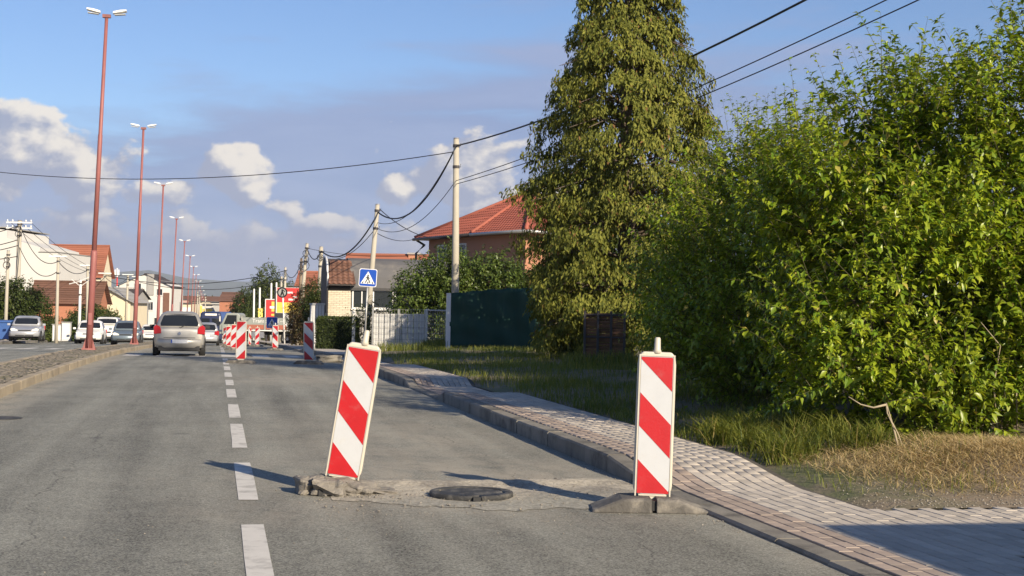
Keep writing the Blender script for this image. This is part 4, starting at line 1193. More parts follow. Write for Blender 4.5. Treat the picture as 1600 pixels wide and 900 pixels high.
nA = (ev[1]-ev[0]).normalized(); nA = Vector((nA.y, -nA.x, 0))
for q in (.3, .68):
    p = ins[0].lerp(ins[1], q); window(t, (p.x, p.y, ze-1.0), 1.1, 1.2, nA)

# ---- low building with a grey barrel roof, a slatted arch end, a tiled awning and a cream brick corner
loc = AT(512, 484, 66); gz0 = zr(loc.y)+.1
t = thing('barrel_roof_house', (loc.x, loc.y, gz0), 'low grey barrel-roofed house with black slatted arched end, tiled awning and cream brick', 'house', None, -YAW+R(11))
zeave = ZAT(540, 449, 66)-gz0; ztop = ZAT(540, 402, 67)-gz0; LX = 6.2; DY = 3.4
def barrel(y0, y1, n=12): return [( (y0+y1)/2-(y1-y0)/2*math.cos(math.pi*k/n), zeave+(ztop-zeave)*math.sin(math.pi*k/n)**.75) for k in range(n+1)]
pr = barrel(-.25, DY+.25)
ring = lambda x, off=0: [(x, y, z+off) for y, z in pr]+[(x, y*.96+.06, z-.12) for y, z in reversed(pr)]
mb = MB(); mb.loft([ring(.95), ring(LX)]); mb.build('roof', M['roof_grey'], t, False, world=False)
MB().box((LX/2, DY/2, zeave/2), (LX-.2, DY, zeave-.04)).build('wall', M['grey_wall'], t, world=False)
# arch end: black slats
ar = barrel(-.38, DY+.38, 14)
for k in range(14):
    (y0, z0), (y1, z1) = ar[k], ar[k+1]
    lo = zeave-1.15 if k < 14 else zeave
    mb = MB(); mb.loft([[(-.08, y0+.012, lo), (-.03, y0+.012, lo), (-.03, y0+.012, z0), (-.08, y0+.012, z0)], [(-.08, y1-.012, lo), (-.03, y1-.012, lo), (-.03, y1-.012, z1), (-.08, y1-.012, z1)]])
    mb.build('slat', M['black_slat'], t, world=False)
mb = MB(); mb.tube([(-.05, y, z+.03) for y, z in ar], .05, 6); mb.build('arch_trim', M['frame_white'], t, True, world=False)
mb = MB(); mb.loft([ring(0.0, -.05), ring(.97, -.05)]); mb.build('roof_end', M['roof_dark'], t, world=False)
za0, za1 = ZAT(530, 444, 66)-gz0, ZAT(530, 406, 66)-gz0
courses(t, (-.03, -.62, za0), (1.18, -.62, za0), (1.05, .45, za1), (.10, .45, za1), 8, M['tile_brown'], seg=20, amp=.03)
for o in list(t.children):
    if o.name.startswith('tile_course'): 
        for v in o.data.vertices: v.co += t.location          # rows were given in the house's own frame
MB().box((.57, -.28, za0-.03), (1.2, .62, .07)).build('awning_board', M['roof_dark'], t, world=False)
# cream bricks
bw = 1.0
MB().box((.5, -.06, zeave/2), (bw, .10, zeave-.05)).build('brick_back', M['mortar'], t, world=False)
bmesh_ = None
for j in range(24):
    z = zeave-.12-j*.082
    if z < .75: break
    for i in range(-1, 4):
        x = i*.255+(j % 2)*.127+.13; x0_, x1_ = max(.005, x-.121), min(.995, x+.121)
        if x1_-x0_ < .04: continue
        if bmesh_ is None:
            mb = MB(); mb.box((0, 0, 0), (1, .03, .07)); o = mb.build('brick', M['cream_brick'], t, world=False); bmesh_ = o.data
        else:
            o = bpy.data.objects.new('brick', bmesh_); C.objects.link(o); o.parent = t
        o.location = ((x0_+x1_)/2, -.118, z); o.scale = (x1_-x0_, 1, 1)
for x0_, x1_ in ((1.08, 1.95), (2.0, 2.95), (3.0, 3.95), (4.0, 5.0)):
    window(t, ((x0_+x1_)/2, -.02, zeave-.52), x1_-x0_, .85, (0, -1, 0), True, 1 if x0_ < 1.5 else 0, world=False)
MB().box((3.4, -.06, zeave-.03), (4.6, .14, .10)).build('fascia', M['gutter'], t, world=False)

# ---- generic far house, in its own frame: front along x, gable ends left and right or towards the viewer
def house(px, d, W_, D_, He, Hr, label, wallm, roofm, ridge_along='x', rz=None, wins=(), ground=None, chimney=None, name='house', cat='house', group=None, eave=.35, rows=10, extra=None):
    x, y = ATX(px, d); g0 = zr(y)-.05 if ground is None else ground
    t = thing(name, (x, y, g0), label, cat, group, -YAW if rz is None else rz)
    if ridge_along == 'x':
        MB().box((0, D_/2, He/2-.1), (W_, D_, He+.2)).build('wall', M[wallm], t, world=False)
        for s in (-1, 1):
            mb = MB(); mb.prism([(-D_/2, 0), (D_/2, 0), (0, Hr-He-.03)], .2, Matrix.Translation((s*(W_/2-.1), D_/2, He)) @ Matrix.Rotation(R(90), 4, 'Z')); mb.build('gable', M[wallm], t, world=False)
        A, B = (-W_/2-eave, -eave, He-.12), (W_/2+eave, -eave, He-.12); Ct, Dt = (W_/2+eave, D_/2, Hr), (-W_/2-eave, D_/2, Hr)
        A2, B2 = (-W_/2-eave, D_+eave, He-.12), (W_/2+eave, D_+eave, He-.12)
    else:
        MB().box((0, D_/2, He/2-.1), (W_, D_, He+.2)).build('wall', M[wallm], t, world=False)
        mb = MB(); mb.prism([(-W_/2, 0), (W_/2, 0), (0, Hr-He-.03)], D_-.02, Matrix.Translation((0, D_/2, He))); mb.build('gable', M[wallm], t, world=False)
        A, B = (-W_/2-eave, -eave, He-.2), (-W_/2-eave, D_+eave, He-.2); Ct, Dt = (0, D_+eave, Hr), (0, -eave, Hr)
        A2, B2 = (W_/2+eave, -eave, He-.2), (W_/2+eave, D_+eave, He-.2)
    k0 = len(t.children)
    for a, b_ in ((A, B), (A2, B2)):
        kids = set(t.children)
        courses(t, a, b_, Ct, Dt, rows, M[roofm], seg=2, amp=0, lap=.05)
        for o in t.children:
            if o not in kids:
                for v in o.data.vertices: v.co += t.location
    MB().tube([Vector(Dt)+Vector((0, 0, .03)), Vector(Ct)+Vector((0, 0, .03))], .12, 6).build('ridge_cap', M[roofm], t, world=False)
    for (wx, wz, ww, wh) in wins: window(t, (wx, -.005, wz), ww, wh, (0, -1, 0), True, 1, world=False)
    if chimney:
        c = MB().box((chimney[0], chimney[1], chimney[2]), (.7, .7, 1.6)).build('chimney', M['orange_wall'], t, world=False)
        MB().box((chimney[0], chimney[1], chimney[2]+.85), (.86, .86, .1)).build('chimney_cap', M['grey_wall'], c, world=False)
    if extra: extra(t)
    return t
house(604, 92, 5.0, 4.5, 3.6, ZAT(604, 398, 94)-zr(92), 'house showing only its orange tiled ridge above the grey barrel roof', 'cream_wall', 'tile_orange', rows=8, chimney=(1.5, 2.4, 5.2-zr(92)*.0))
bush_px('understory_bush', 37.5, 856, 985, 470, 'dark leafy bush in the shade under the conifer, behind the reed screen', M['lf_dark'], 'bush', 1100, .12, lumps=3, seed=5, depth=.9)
bushy('shade_tree', (11.8, 44.4, zr(44)+.2), [(11.8, 44.4, 3.4, 1.75, 1.6, 2.9), (11.3, 44.8, 2.0, 1.6, 1.3, 1.6)], 4200, .20, 'dark evergreen tree half hidden behind the conifer, added to shade the tarpaulin', M['lf_dark'], 'tree', trunk=(.16, 4))  # added to keep the sun off the tarpaulin fence
bush_px('vine', 60, 548, 612, 466, 'climbing green vine beside the windows of the barrel-roofed house', M['lf_mid'], 'climber', 420, .12, lumps=3, seed=6, depth=.5)

# ================================================================== STREET LAMPS ON THE MEDIAN
def lamp(y, first):
    t = thing('street_lamp', (-4.02, y, zr(y)+.13), None, 'street lamp', 'red twin-head street lamps along the median')
    H = 10.75; lean = R(1.75)
    T = Matrix.Rotation(lean, 4, 'Y')
    MB().box((0, 0, .03), (.42, .42, .06), M=Matrix.Identity(4)).build('base_plate', M['red_pole'], t, world=False)
    mb = MB()
    for a in range(4):
        mb.add([(math.cos(a*1.5708)*.20, math.sin(a*1.5708)*.20, .06), (math.cos(a*1.5708)*.09, math.sin(a*1.5708)*.09, .06), (math.cos(a*1.5708)*.09, math.sin(a*1.5708)*.09, .42), (math.cos(a*1.5708+.06)*.20, math.sin(a*1.5708+.06)*.20, .06), (math.cos(a*1.5708+.1)*.09, math.sin(a*1.5708+.1)*.09, .42)], [(0, 1, 2), (3, 4, 2), (0, 3, 2)])
    mb.build('fin', M['red_pole'], t, world=False)
    MB().tube([(0, 0, .05), T @ Vector((0, 0, 3.1)), T @ Vector((0, 0, 3.2))], [.108, .102, .085], 12).build('lower_pole', M['red_pole'], t, True, world=False)
    MB().tube([T @ Vector((0, 0, 3.15)), T @ Vector((0, 0, 6.9)), T @ Vector((0, 0, 6.95)), T @ Vector((0, 0, H))], [.080, .072, .062, .054], 12).build('upper_pole', M['red_pole'], t, True, world=False)
    MB().box(T @ Vector((0, 0, H+.02)), (.26, .16, .1)).build('head_bracket', M['red_pole'], t, world=False)
    MB().box(T @ Vector((0, -.10, 1.0)), (.11, .03, .38)).build('hatch', M['red_pole'], t, world=False)
    for s in (-1, 1):
        top = T @ Vector((0, 0, H+.04))
        mb = MB(); rg = []
        for (q, w, h0_, h1_) in ((.10, .08, .00, .06), (.20, .13, .0, .10), (.42, .17, .02, .13), (.62, .16, .05, .13), (.80, .10, .10, .13)):
            x = s*q; z = top.z+.10*q
            rg.append([(top.x+x, -w, z+h0_), (top.x+x, w, z+h0_), (top.x+x, w*.8, z+h1_), (top.x+x, -w*.8, z+h1_)])
        hd = mb.build('lamp_head', M['dark_metal'], t, world=False)
        mb = MB(); mb.loft([[(x_, y_*1.01, z_+(.012 if k > 1 else .045)) for k, (x_, y_, z_) in enumerate(r_)] for r_ in rg[1:4]])
        mb.build('lamp_cover', M['lamp_white'], hd, world=False)
        mb = MB(); mb.box((top.x+s*.42, 0, top.z+.045), (.34, .22, .012), M=Matrix.Rotation(-s*.1, 4, 'Y')); mb.build('lens', M['lamp_white'], hd, world=False)
    return t
l0 = lamp(49.0, True)
YL = [49.0, 75.5, 104, 134, 166, 198]+[198+31*k for k in range(1, 12)]
names = ['nearest and tallest red twin-head street lamp, at the tip of the median', 'second red street lamp, standing before the blue-grey car', 'third red street lamp, just left of the silver hatchback roof',
         'fourth red street lamp, rising behind the middle of the silver hatchback', 'fifth red street lamp, above the right half of the silver hatchback', 'sixth red street lamp, right above the hatchback roof edge', 'seventh red street lamp of the median row, a thin one', 'eighth red street lamp of the median row', 'ninth red street lamp of the median row', 'tenth red street lamp of the median row', 'eleventh red street lamp of the median row']
for i, y in enumerate(YL):
    o = l0 if i == 0 else copy_tree(l0)
    o.location = (-4.02, y, zr(y)+.13)
    o.rotation_euler = (random.gauss(0, .002), 0 if i == 0 else random.gauss(0, .004), 0)
    o['label'] = names[i] if i < len(names) else 'tiny distant red street lamp beyond the eleventh of the row'

# ================================================================== UTILITY POLES AND CABLES
def pole(px0, py0, px1, d, label, r=(.13, .085), m='concrete_pole', arms=0, lampbar=False, dz=.1, group='utility poles', name='utility_pole', coils=0):
    """a pole from the ground under column px1 to the top seen at px0,py0"""
    b_ = AT(px1, 484, d); b_.z = zr(b_.y)+dz; top = AT(px0, py0, d)
    t = thing(name, b_, label, 'pole', group)
    MB().tube([b_-Vector((0, 0, .3)), b_.lerp(top, .5), top], [r[0], (r[0]+r[1])/2, r[1]], 10).build('shaft', M[m], t, True)
    MB().tube([top, top+Vector((0, 0, .04))], [r[1]*1.15, r[1]*.9], 10).build('cap', M['grey_steel'], t)
    dn = (b_-top).normalized()
    for k in range(2):
        p = top+dn*(.25+.75*k)
        MB().tube([p+dn*.05, p-dn*.05], r[1]*1.25, 10).build('band', M['gutter'], t)
        mb = MB(); mb.tube([p+_R0*.08, p+_R0*.16, p+_R0*.16+Vector((0, 0, .1))], .014, 5); mb.build('hook', M['gutter'], t)
    for k in range(arms):
        z = top+dn*(.12+.38*k)
        MB().box(z-_F*.1, (1.75, .09, .10), -YAW).build('crossarm', M['frame_white'], t)
        for q in (-.8, -.45, .45, .8):
            MB().tube([z+_R0*q-_F*.1+Vector((0, 0, .05)), z+_R0*q-_F*.1+Vector((0, 0, .12)), z+_R0*q-_F*.1+Vector((0, 0, .2))], [.02, .055, .03], 7).build('insulator', M['lamp_white'], t, True)
    if lampbar:
        MB().box(top+Vector((0, 0, .06))-_R0*lampbar*0, (1.1, .22, .09), -YAW).build('lamp_head', M['lamp_white'], t)
    for k in range(coils):
        c = top+dn*(.55+.35*k)-_F*.16; rr = .16+.05*k
        MB().tube([c+(_R0*math.cos(a)+Vector((0, 0, 1))*math.sin(a))*rr-_F*.01*a for a in np.linspace(0, 15, 60)], .014, 5).build('cable_coil', M['cable'], t)
    return t, top, b_
_, P1, B1 = pole(713, 217, 712, 52.5, 'tall pale concrete utility pole behind the left end of the green tarpaulin', (.15, .10), coils=0)
_, P2, B2 = pole(590, 320, 571, 62, 'leaning concrete utility pole right behind the blue crossing sign', (.14, .09))
_, P3, B3 = pole(502, 386, 497, 76, 'concrete utility pole just left of the black slatted arch', (.14, .10), coils=1)
_, P4, B4 = pole(480, 381, 466, 84, 'leaning utility pole with a round black cable coil, beside the reddish bush', (.14, .09), coils=3)
_, P5, B5 = pole(471, 404, 468, 100, 'grey utility pole in front of the right edge of the red billboard', (.14, .09), m='wood_pole', coils=2)
_, P6, B6 = pole(446, 418, 444, 118, 'thin utility pole rising over the left part of the red billboard', (.13, .09), coils=1)
_, P7, B7 = pole(440, 432, 438, 135, 'distant utility pole at the left edge of the red billboard', (.13, .09))
PL = []
_, L1, _b = pole(31, 345, 26, 100, 'thick left utility pole with two white crossarms, behind the parked silver car', (.19, .14), arms=2, coils=2)
_, L2, _b = pole(13, 392, 9, 92, 'thin dark-wired pole standing by the blue bin at the left edge', (.12, .09), coils=2)
_, L3, _b = pole(91, 402, 89, 92, 'pale left pole with a white lamp bar, beside the white cabinets', (.12, .08), lampbar=True)
_, L4, _b = pole(137, 416, 137, 105, 'pale left pole with a white lamp bar, just left of the nearest red lamp', (.13, .09), lampbar=True)
L5T, L5, _b = pole(126, 437, 124, 98, 'short white pole with a braced crossbar, left of the white car', (.12, .08), m='frame_white')
_, L6, _b = pole(164, 428, 163, 128, 'pole right of the nearest red lamp, rising from the roadside bush', (.13, .09), lampbar=True)
_, L7, _b = pole(200, 430, 197, 150, 'left pole with white lamp bar in front of the white house gable', (.14, .1), lampbar=True)
mb = MB(); c = L5
for s in (-1, 1):
    mb.tube([c-Vector((0, 0, .1)), c+_R0*s*.75+Vector((0, 0, .28 if s > 0 else -.3))], .035, 6); mb.tube([c-Vector((0, 0, .45)), c+_R0*s*.6], .025, 6)
o = mb.build('crossbar', M['frame_white'], L5T)
# small lamp poles further along the left side and the flag poles on the right
for k, (px, py, d) in enumerate([(214, 433, 165), (253, 452, 260), (262, 455, 290), (309, 456, 260), (312, 461, 300), (321, 464, 280)]):
    pole(px, py, px, d, ['distant pale pole over the white house front', 'distant pale pole left of the pink shop front', 'distant pale pole above the silver hatchback roof, before pink shops', 'distant pole over the pale shops right of the hatchback roof', 'distant slim pole behind the pale shops', 'distant pole left of the blue lorry'][k], (.13, .1), lampbar=(k < 2), group='distant poles')
for k, (px, py, d) in enumerate([(397, 453, 150), (406, 451, 150), (424, 444, 150), (432, 443, 150)]):
    b_ = AT(px, 484, d); b_.z = zr(b_.y); top = AT(px, py, d)
    t = thing('flag_pole', b_, ['shortest white flag pole, left in front of the big pyramid tree', 'white flag pole second from the left before the pyramid tree', 'white flag pole joined by a bar, above the small red advert', 'white flag pole at the left edge of the big red billboard'][k], 'flag pole', 'white flag poles')
    MB().tube([b_, top], [.11, .09], 8).build('shaft', M['frame_white'], t, True)
    MB().tube([top, top+Vector((0, 0, .12))], [.12, .05], 8).build('finial', M['frame_white'], t, True)
def cable(a, b_, sag, r, label, group='overhead cables', n=24, name='overhead_cable'):
    a, b_ = Vector(a), Vector(b_)
    pts = [a.lerp(b_, i/n)-Vector((0, 0, 4*sag*(i/n)*(1-i/n))) for i in range(n+1)]
    o = MB().tube(pts, r, 6).build(name, M['cable'], None, True)
    tag(o, label, 'cable', group); return o
D1 = Vector((0, 0, -.25)); D2 = Vector((0, 0, -1.5))
ends = thing('utility_pole', (14.3, 12.0, .2), 'concrete utility pole beyond the right edge carrying the cables above the plum trees', 'pole', 'utility poles')
MB().tube([(14.3, 12, -.1), (14.3, 12, 10.2)], [.16, .1], 10).build('shaft', M['concrete_pole'], ends, True)
EP = Vector((14.3, 12.0, 10.0))
def via(a, px, py, d, far): 
    """end point so that the cable from a passes the photograph's point (px,py) at depth d"""
    m_ = AT(px, py, d); return Vector(a)+(m_-Vector(a))*far
k1 = AT(1308, -2, 25.0)
cable(P1+D1, EP, .95, .026, 'thick black cable sweeping from the pale pole up across the conifer to the top edge')
cable(P1+D2, EP+Vector((0, 0, -1.15)), .55, .013, 'upper of the two parallel thin cables crossing the conifer to the top right')
cable(P1+D2+Vector((0, 0, -.12)), EP+Vector((.1, 0, -1.4)), .60, .013, 'lower of the two parallel thin cables crossing the conifer to the top right')
cable(P1+D1, P2+Vector((0, 0, -.3)), 1.15, .030, 'thick black cable drooping deeply between the pale pole and the leaning pole')
cable(P1+D1, P2+Vector((0, 0, -.75)), .9, .013, 'thin cable beside the deep drooping one between the pale and leaning poles')
cable(P1+D2, P2+Vector((0, 0, -1.0)), .75, .013, 'thin low cable from the pale pole to the leaning pole')
hp_ = AT(690, 373, 73)
cable(P2+Vector((0, 0, -.1)), hp_, .35, .018, 'service cable from the leaning pole down to the red tiled roof corner')
cable(P2+Vector((0, 0, -1.2)), AT(660, 368, 76), .3, .014, 'thin lower service wire from the leaning pole to the roof eave')
cable(P2+Vector((0, 0, -.4)), P3+Vector((0, 0, -.2)), .9, .034, 'thick cable drooping from the leaning pole to the pole by the slatted arch')
cable(P2+Vector((0, 0, -.9)), P3+Vector((0, 0, -.5)), .6, .016, 'thin cable drooping from the leaning pole to the pole by the slatted arch')
for a, b_, s_, lab in ((P3, P4, .5, 'slack cable between the arch pole and the coil pole'), (P4, P5, .7, 'slack cable between the coil pole and the grey pole'), (P5, P6, .8, 'slack cable between the grey pole and the thin billboard pole'), (P6, P7, .6, 'slack cable between the two poles over the billboard')):
    cable(a+D1, b_+D1, s_, .026, lab); 
cable(P4+D1, AT(700, 392, 84), .4, .014, 'thin wire running level behind the leaning pole to the roof')
lp = AT(-220, 232, 74); 
tpole = thing('utility_pole', (lp.x, lp.y, zr(lp.y)), 'concrete utility pole beyond the left edge holding the wire across the road', 'pole', 'utility poles')
MB().tube([(lp.x, lp.y, zr(lp.y)-.2), lp], [.17, .11], 10).build('shaft', M['concrete_pole'], tpole, True)
cable(P1+Vector((0, 0, -.45)), lp, 1.25, .017, 'long thin wire crossing the whole road in front of the clouds', n=40)
def far_wire(pxa, pya, da, pxb, pyb, db, sag, lab, r=.03): cable(AT(pxa, pya, da), AT(pxb, pyb, db), sag, r, lab, 'far overhead wires')
far_wire(163, 430, 128, 446, 423, 118, .9, 'upper far wire crossing the road behind the row of lamps')
far_wire(200, 436, 150, 440, 437, 135, 1.0, 'lower far wire crossing the road behind the row of lamps')
for i, (pa, pb, s_, lab) in enumerate(((L1, L3, 1.0, 'wire from the crossarm pole to the lamp-bar pole by the cabinets'), (L1+Vector((0, 0, -1.5)), L3+Vector((0, 0, -.6)), 1.0, 'lower slack cable from the crossarm pole across the white wall'), (L3, L4, .5, 'wire between the two left lamp-bar poles'), (L4, L6, .6, 'wire from the lamp-bar pole past the nearest red lamp'), (L6, L7, .6, 'wire leading to the pole before the white house'))):
    cable(pa+D1, pb+D1, s_, .024, lab, 'left side wires')
for i, (py0, py1, lab) in enumerate(((372, 352, 'upper wire from the left edge to the crossarm pole'), (392, 374, 'middle wire from the left edge to the crossarm pole'), (402, 383, 'lower wire from the left edge to the crossarm pole'), (408, 400, 'lowest cable from the left edge to the crossarm pole'))):
    q = L1.copy(); q.z = ZAT(30, py1, 100); cable(AT(-160, py0-6*i, 92), q, .5, .03, lab, 'left side wires')
for i, (dx_, lab) in enumerate(((-.7, 'outer wire falling away from the crossarm over the orange roof'), (.0, 'middle wire falling away from the crossarm over the orange roof'), (.7, 'inner wire falling away from the crossarm over the orange roof'))):
    cable(L1+_R0*dx_+Vector((0, 0, -.05)), L7+_R0*dx_, 1.2, .016, lab, 'left side wires')

# ---- pedestrian crossing signs
def crossing_sign(px, py, d, size, label, post_px, post_d=None, tilt=0.0):
    c = AT(px, py, d); b_ = AT(post_px, 484, d); b_.z = zr(b_.y)+.1
    t = thing('crossing_sign', b_, label, 'traffic sign', 'pedestrian crossing signs')
    MB().tube([b_-Vector((0, 0, .2)), c+_F*.06+Vector((0, 0, size*.5))], .032, 10).build('post', M['grey_steel'], t, True)
    T = Matrix.Translation(c) @ Matrix.Rotation(-YAW, 4, 'Z') @ Matrix.Rotation(tilt, 4, 'Y')
    h = size/2
    def flat(name, poly, m, y, par=t):
        return MB().prism(poly, .004, T @ Matrix.Translation((0, y, 0))).build(name, m, par)
    sq = lambda a: [(-a, -a*.86), (-a*.86, -a), (a*.86, -a), (a, -a*.86), (a, a*.86), (a*.86, a), (-a*.86, a), (-a, a*.86)]
    MB().prism(sq(h), .02, T).build('plate', M['sign_white'], t)
    f = flat('blue_field', sq(h*.93), M['sign_blue'], -.0135)
    flat('white_triangle', [(-h*.80, -h*.68), (h*.80, -h*.68), (0, h*.72)], M['sign_white'], -.017)
    S_ = h
    figs = [[(-.07, .22), (.07, .22), (.10, .30), (.06, .42), (-.04, .42), (-.08, .34)],                     # head
            [(-.10, .20), (.08, .20), (.13, -.12), (-.10, -.14)],                                                    # torso
            [(-.10, .18), (-.02, .18), (-.22, -.10), (-.30, -.05)], [(.05, .18), (.10, .12), (.30, -.08), (.24, -.13)],   # arms
            [(-.10, -.12), (.02, -.12), (-.22, -.62), (-.34, -.62)], [(.0, -.10), (.13, -.12), (.34, -.60), (.22, -.62)]] # legs
    for f_, nm in zip(figs, ('head', 'torso', 'arm', 'arm', 'leg', 'leg')):
        P_ = [(x*S_*.95, z*S_*.9-.02*S_) for x, z in f_]
        a = sum(P_[i][0]*P_[(i+1) % len(P_)][1]-P_[(i+1) % len(P_)][0]*P_[i][1] for i in range(len(P_)))
        if a < 0: P_.reverse()
        flat('figure_'+nm, P_, M['sign_black'], -.021)
    for x0_ in (-.66, -.05, .50):
        flat('figure_stripe', [(x0_*S_, -.64*S_), ((x0_+.13)*S_, -.64*S_), ((x0_*.85+.13)*S_, -.44*S_), ((x0_*.85+.03)*S_, -.44*S_)], M['sign_black'], -.0205)
    return t
crossing_sign(575, 434, 49.5, .60, 'blue pedestrian crossing sign on a thin post beside the leaning pole', 570, tilt=R(3))
crossing_sign(425, 504, 72, .55, 'small blue pedestrian crossing sign in front of the grey-green truck bed', 427)

# ================================================================== VEHICLES
def rring(w0, w1, y0, y1, z, rf, n=5):
    """rounded rectangle ring; half width w0 at the rear edge y0 and w1 at the front y1"""
    out = []
    for (sx, yy, w, a0) in ((1, y0, w0, -90), (1, y1, w1, 0), (-1, y1, w1, 90), (-1, y0, w0, 180)):
        cy_ = yy+(rf if yy == y0 else -rf); cx_ = sx*(w-rf)
        for k in range(n):
            a = R(a0+90*k/(n-1)); out.append((cx_+rf*math.cos(a), cy_+rf*math.sin(a), z))
    return out
STY = {
 'hatch': dict(sect=[(-1, .84, .40, .84), (-.985, .93, .30, .93), (-.93, .97, .22, .97), (-.75, 1, .19, .98), (0, 1, .18, .95), (.40, 1, .18, .94), (.66, .98, .20, .86), (.88, .90, .24, .74), (.97, .82, .28, .66), (1, .74, .36, .58)], cab=(-.95, -.70, .10, .48), wheel=(-.66, .70)),
 'sedan': dict(sect=[(-1, .80, .42, .80), (-.98, .90, .32, .90), (-.88, .96, .24, .95), (-.6, 1, .19, .95), (0, 1, .18, .93), (.34, 1, .18, .93), (.62, .98, .20, .85), (.88, .90, .24, .72), (.97, .82, .28, .64), (1, .74, .36, .56)], cab=(-.72, -.42, .10, .46), wheel=(-.60, .66)),
 'van': dict(sect=[(-1, .92, .36, 1.05), (-.97, .98, .26, 1.08), (-.5, 1, .2, 1.08), (.3, 1, .2, 1.08), (.62, 1, .2, 1.06), (.86, .95, .22, .92), (.97, .88, .28, .80), (1, .8, .36, .7)], cab=(-.98, -.95, .46, .78), wheel=(-.62, .68))}
def car(px, d, L, W_, H, pm, label, cat, style='hatch', rz=0.0, rear=True, group=None, name='car', dz=0.0, lane=None):
    x, y = ATX(px, d)
    slope = math.atan((zr(y+2)-zr(y-2))/4)
    t = thing(name, (x, y, zr(y)+dz), label, cat, group, rz)
    t.rotation_euler = (slope*math.cos(rz), 0, rz)
    st = STY[style]; hl, hw = L/2, W_/2; kz = H/1.48
    rings = []
    for (q, w, zb, zt) in st['sect']:
        w *= hw; zb *= kz; zt *= kz; yv = q*hl; m_ = (zb+zt)/2
        P_ = [(w*.84, zb), (w*.97, zb+.10), (w, m_), (w*.985, zt-.12), (w*.93, zt-.03), (w*.80, zt)]
        rings.append([(a, yv, b_) for a, b_ in P_]+[(-a, yv, b_) for a, b_ in reversed(P_)])
    mb = MB(); mb.loft(rings); body = mb.build('body', pm, t, True, world=False)
    body.modifiers.new('smooth', 'SUBSURF').render_levels = 1
    yb0, yt0, yt1, yb1 = [c*hl for c in st['cab']]
    zb = .90*kz; wb, wt = hw*.93, hw*.70
    if style == 'hatch': wt = hw*.64
    if style == 'van': zb = 1.04*kz; wt = hw*.80
    mb = MB(); levels = [(0, 0), (.42, .48), (.74, .84), (1, .96)]
    rg = []
    for q, zq in levels:
        f = q; w = wb+(wt-wb)*f
        rg.append(rring(w, w, yb0+(yt0-yb0)*f, yb1+(yt1-yb1)*f, zb+(H-.03-zb)*zq, .16))
    rg.append(rring(wt-.13, wt-.13, yt0+.14, yt1-.14, H, .14))
    mb.loft(rg); mb.build('cabin', pm, t, True, world=False)
    def pane(name, A, B, C_, D_, off, parent=t, m='car_glass', u=(.08, .92), v=(.14, .90), bow=.0, rows=5):
        """a pane following the cabin between bottom edge A-B and top edge D-C"""
        A, B, C_, D_ = map(Vector, (A, B, C_, D_)); nrm = (B-A).cross(D_-A).normalized()
        mb = MB(); V = []
        K_ = 8
        for j in range(rows+1):
            vv = v[0]+(v[1]-v[0])*j/rows
            for i in range(K_+1):
                uu = u[0]+(u[1]-u[0])*i/K_
                rr = 1.0
                if j in (0, rows): uu = .5+(uu-.5)*.93
                p = A.lerp(B, uu).lerp(D_.lerp(C_, uu), float(np.interp(vv, [l_[1] for l_ in levels], [l_[0] for l_ in levels]))); p.z = A.z+(D_.z-A.z)*vv
                V.append(p+nrm*(off+bow*(1-(2*uu-1)**2)))
        F = [(j*(K_+1)+i, j*(K_+1)+i+1, (j+1)*(K_+1)+i+1, (j+1)*(K_+1)+i) for j in range(rows) for i in range(K_)]
        mb.add(V, F); return mb.build(name, M[m], parent, True, world=False)
    Ht = H-.06
    pane('rear_window', (-wb, yb0, zb), (wb, yb0, zb), (wt, yt0, Ht), (-wt, yt0, Ht), .022, bow=.01)
    pane('windscreen', (wb, yb1, zb), (-wb, yb1, zb), (-wt, yt1, Ht), (wt, yt1, Ht), .022, bow=.01)
    for s in (1, -1):
        for u in ((.10, .50), (.535, .90)):
            a, b_, c, e = (s*wb, yb0, zb), (s*wb, yb1, zb), (s*wt, yt1, Ht), (s*wt, yt0, Ht)
            if s < 0: a, b_, c, e = b_, a, e, c; u = (1-u[1], 1-u[0])
            if style == 'van' and u[0] < .5 and s > 0: continue
            pane('side_window', a, b_, c, e, .016, u=u)
    # wheels
    for q in st['wheel']:
        for s in (-1, 1):
            c = Vector((s*(hw-.10), q*hl, .295)); r = .295
            rgs = []
            for k, (dx_, rr) in enumerate(((-.09, r*.8), (-.09, r*.96), (-.05, r), (.07, r), (.105, r*.95), (.105, r*.66))):
                rgs.append([(c.x+s*dx_, c.y+rr*math.cos(2*math.pi*i/20), c.z+rr*math.sin(2*math.pi*i/20)) for i in range(20)])
            mb = MB(); mb.loft(rgs); wh = mb.build('wheel', M['tyre'], t, True, world=False)
            mb = MB(); mb.loft([[(c.x+s*dx_, c.y+rr*math.cos(2*math.pi*i/20), c.z+rr*math.sin(2*math.pi*i/20)) for i in range(20)] for dx_, rr in ((.085, r*.68), (.108, r*.62), (.098, r*.2))])
            mb.build('rim', M['rim'], wh, False, world=False)
            mb = MB(); mb.loft([[(s*(hw+.004), c.y+rr*math.cos(math.pi*i/14), c.z+rr*math.sin(math.pi*i/14)) for i in range(15)] for rr in (r*1.02, r*1.2)], False, False)
            mb.build('wheel_arch', M['rubber_dark'], t, world=False)
    MB().box((0, 0, .21), (W_*.8, L*.86, .12)).build('underbody', M['rubber_dark'], t, world=False)
    zl = .80*kz
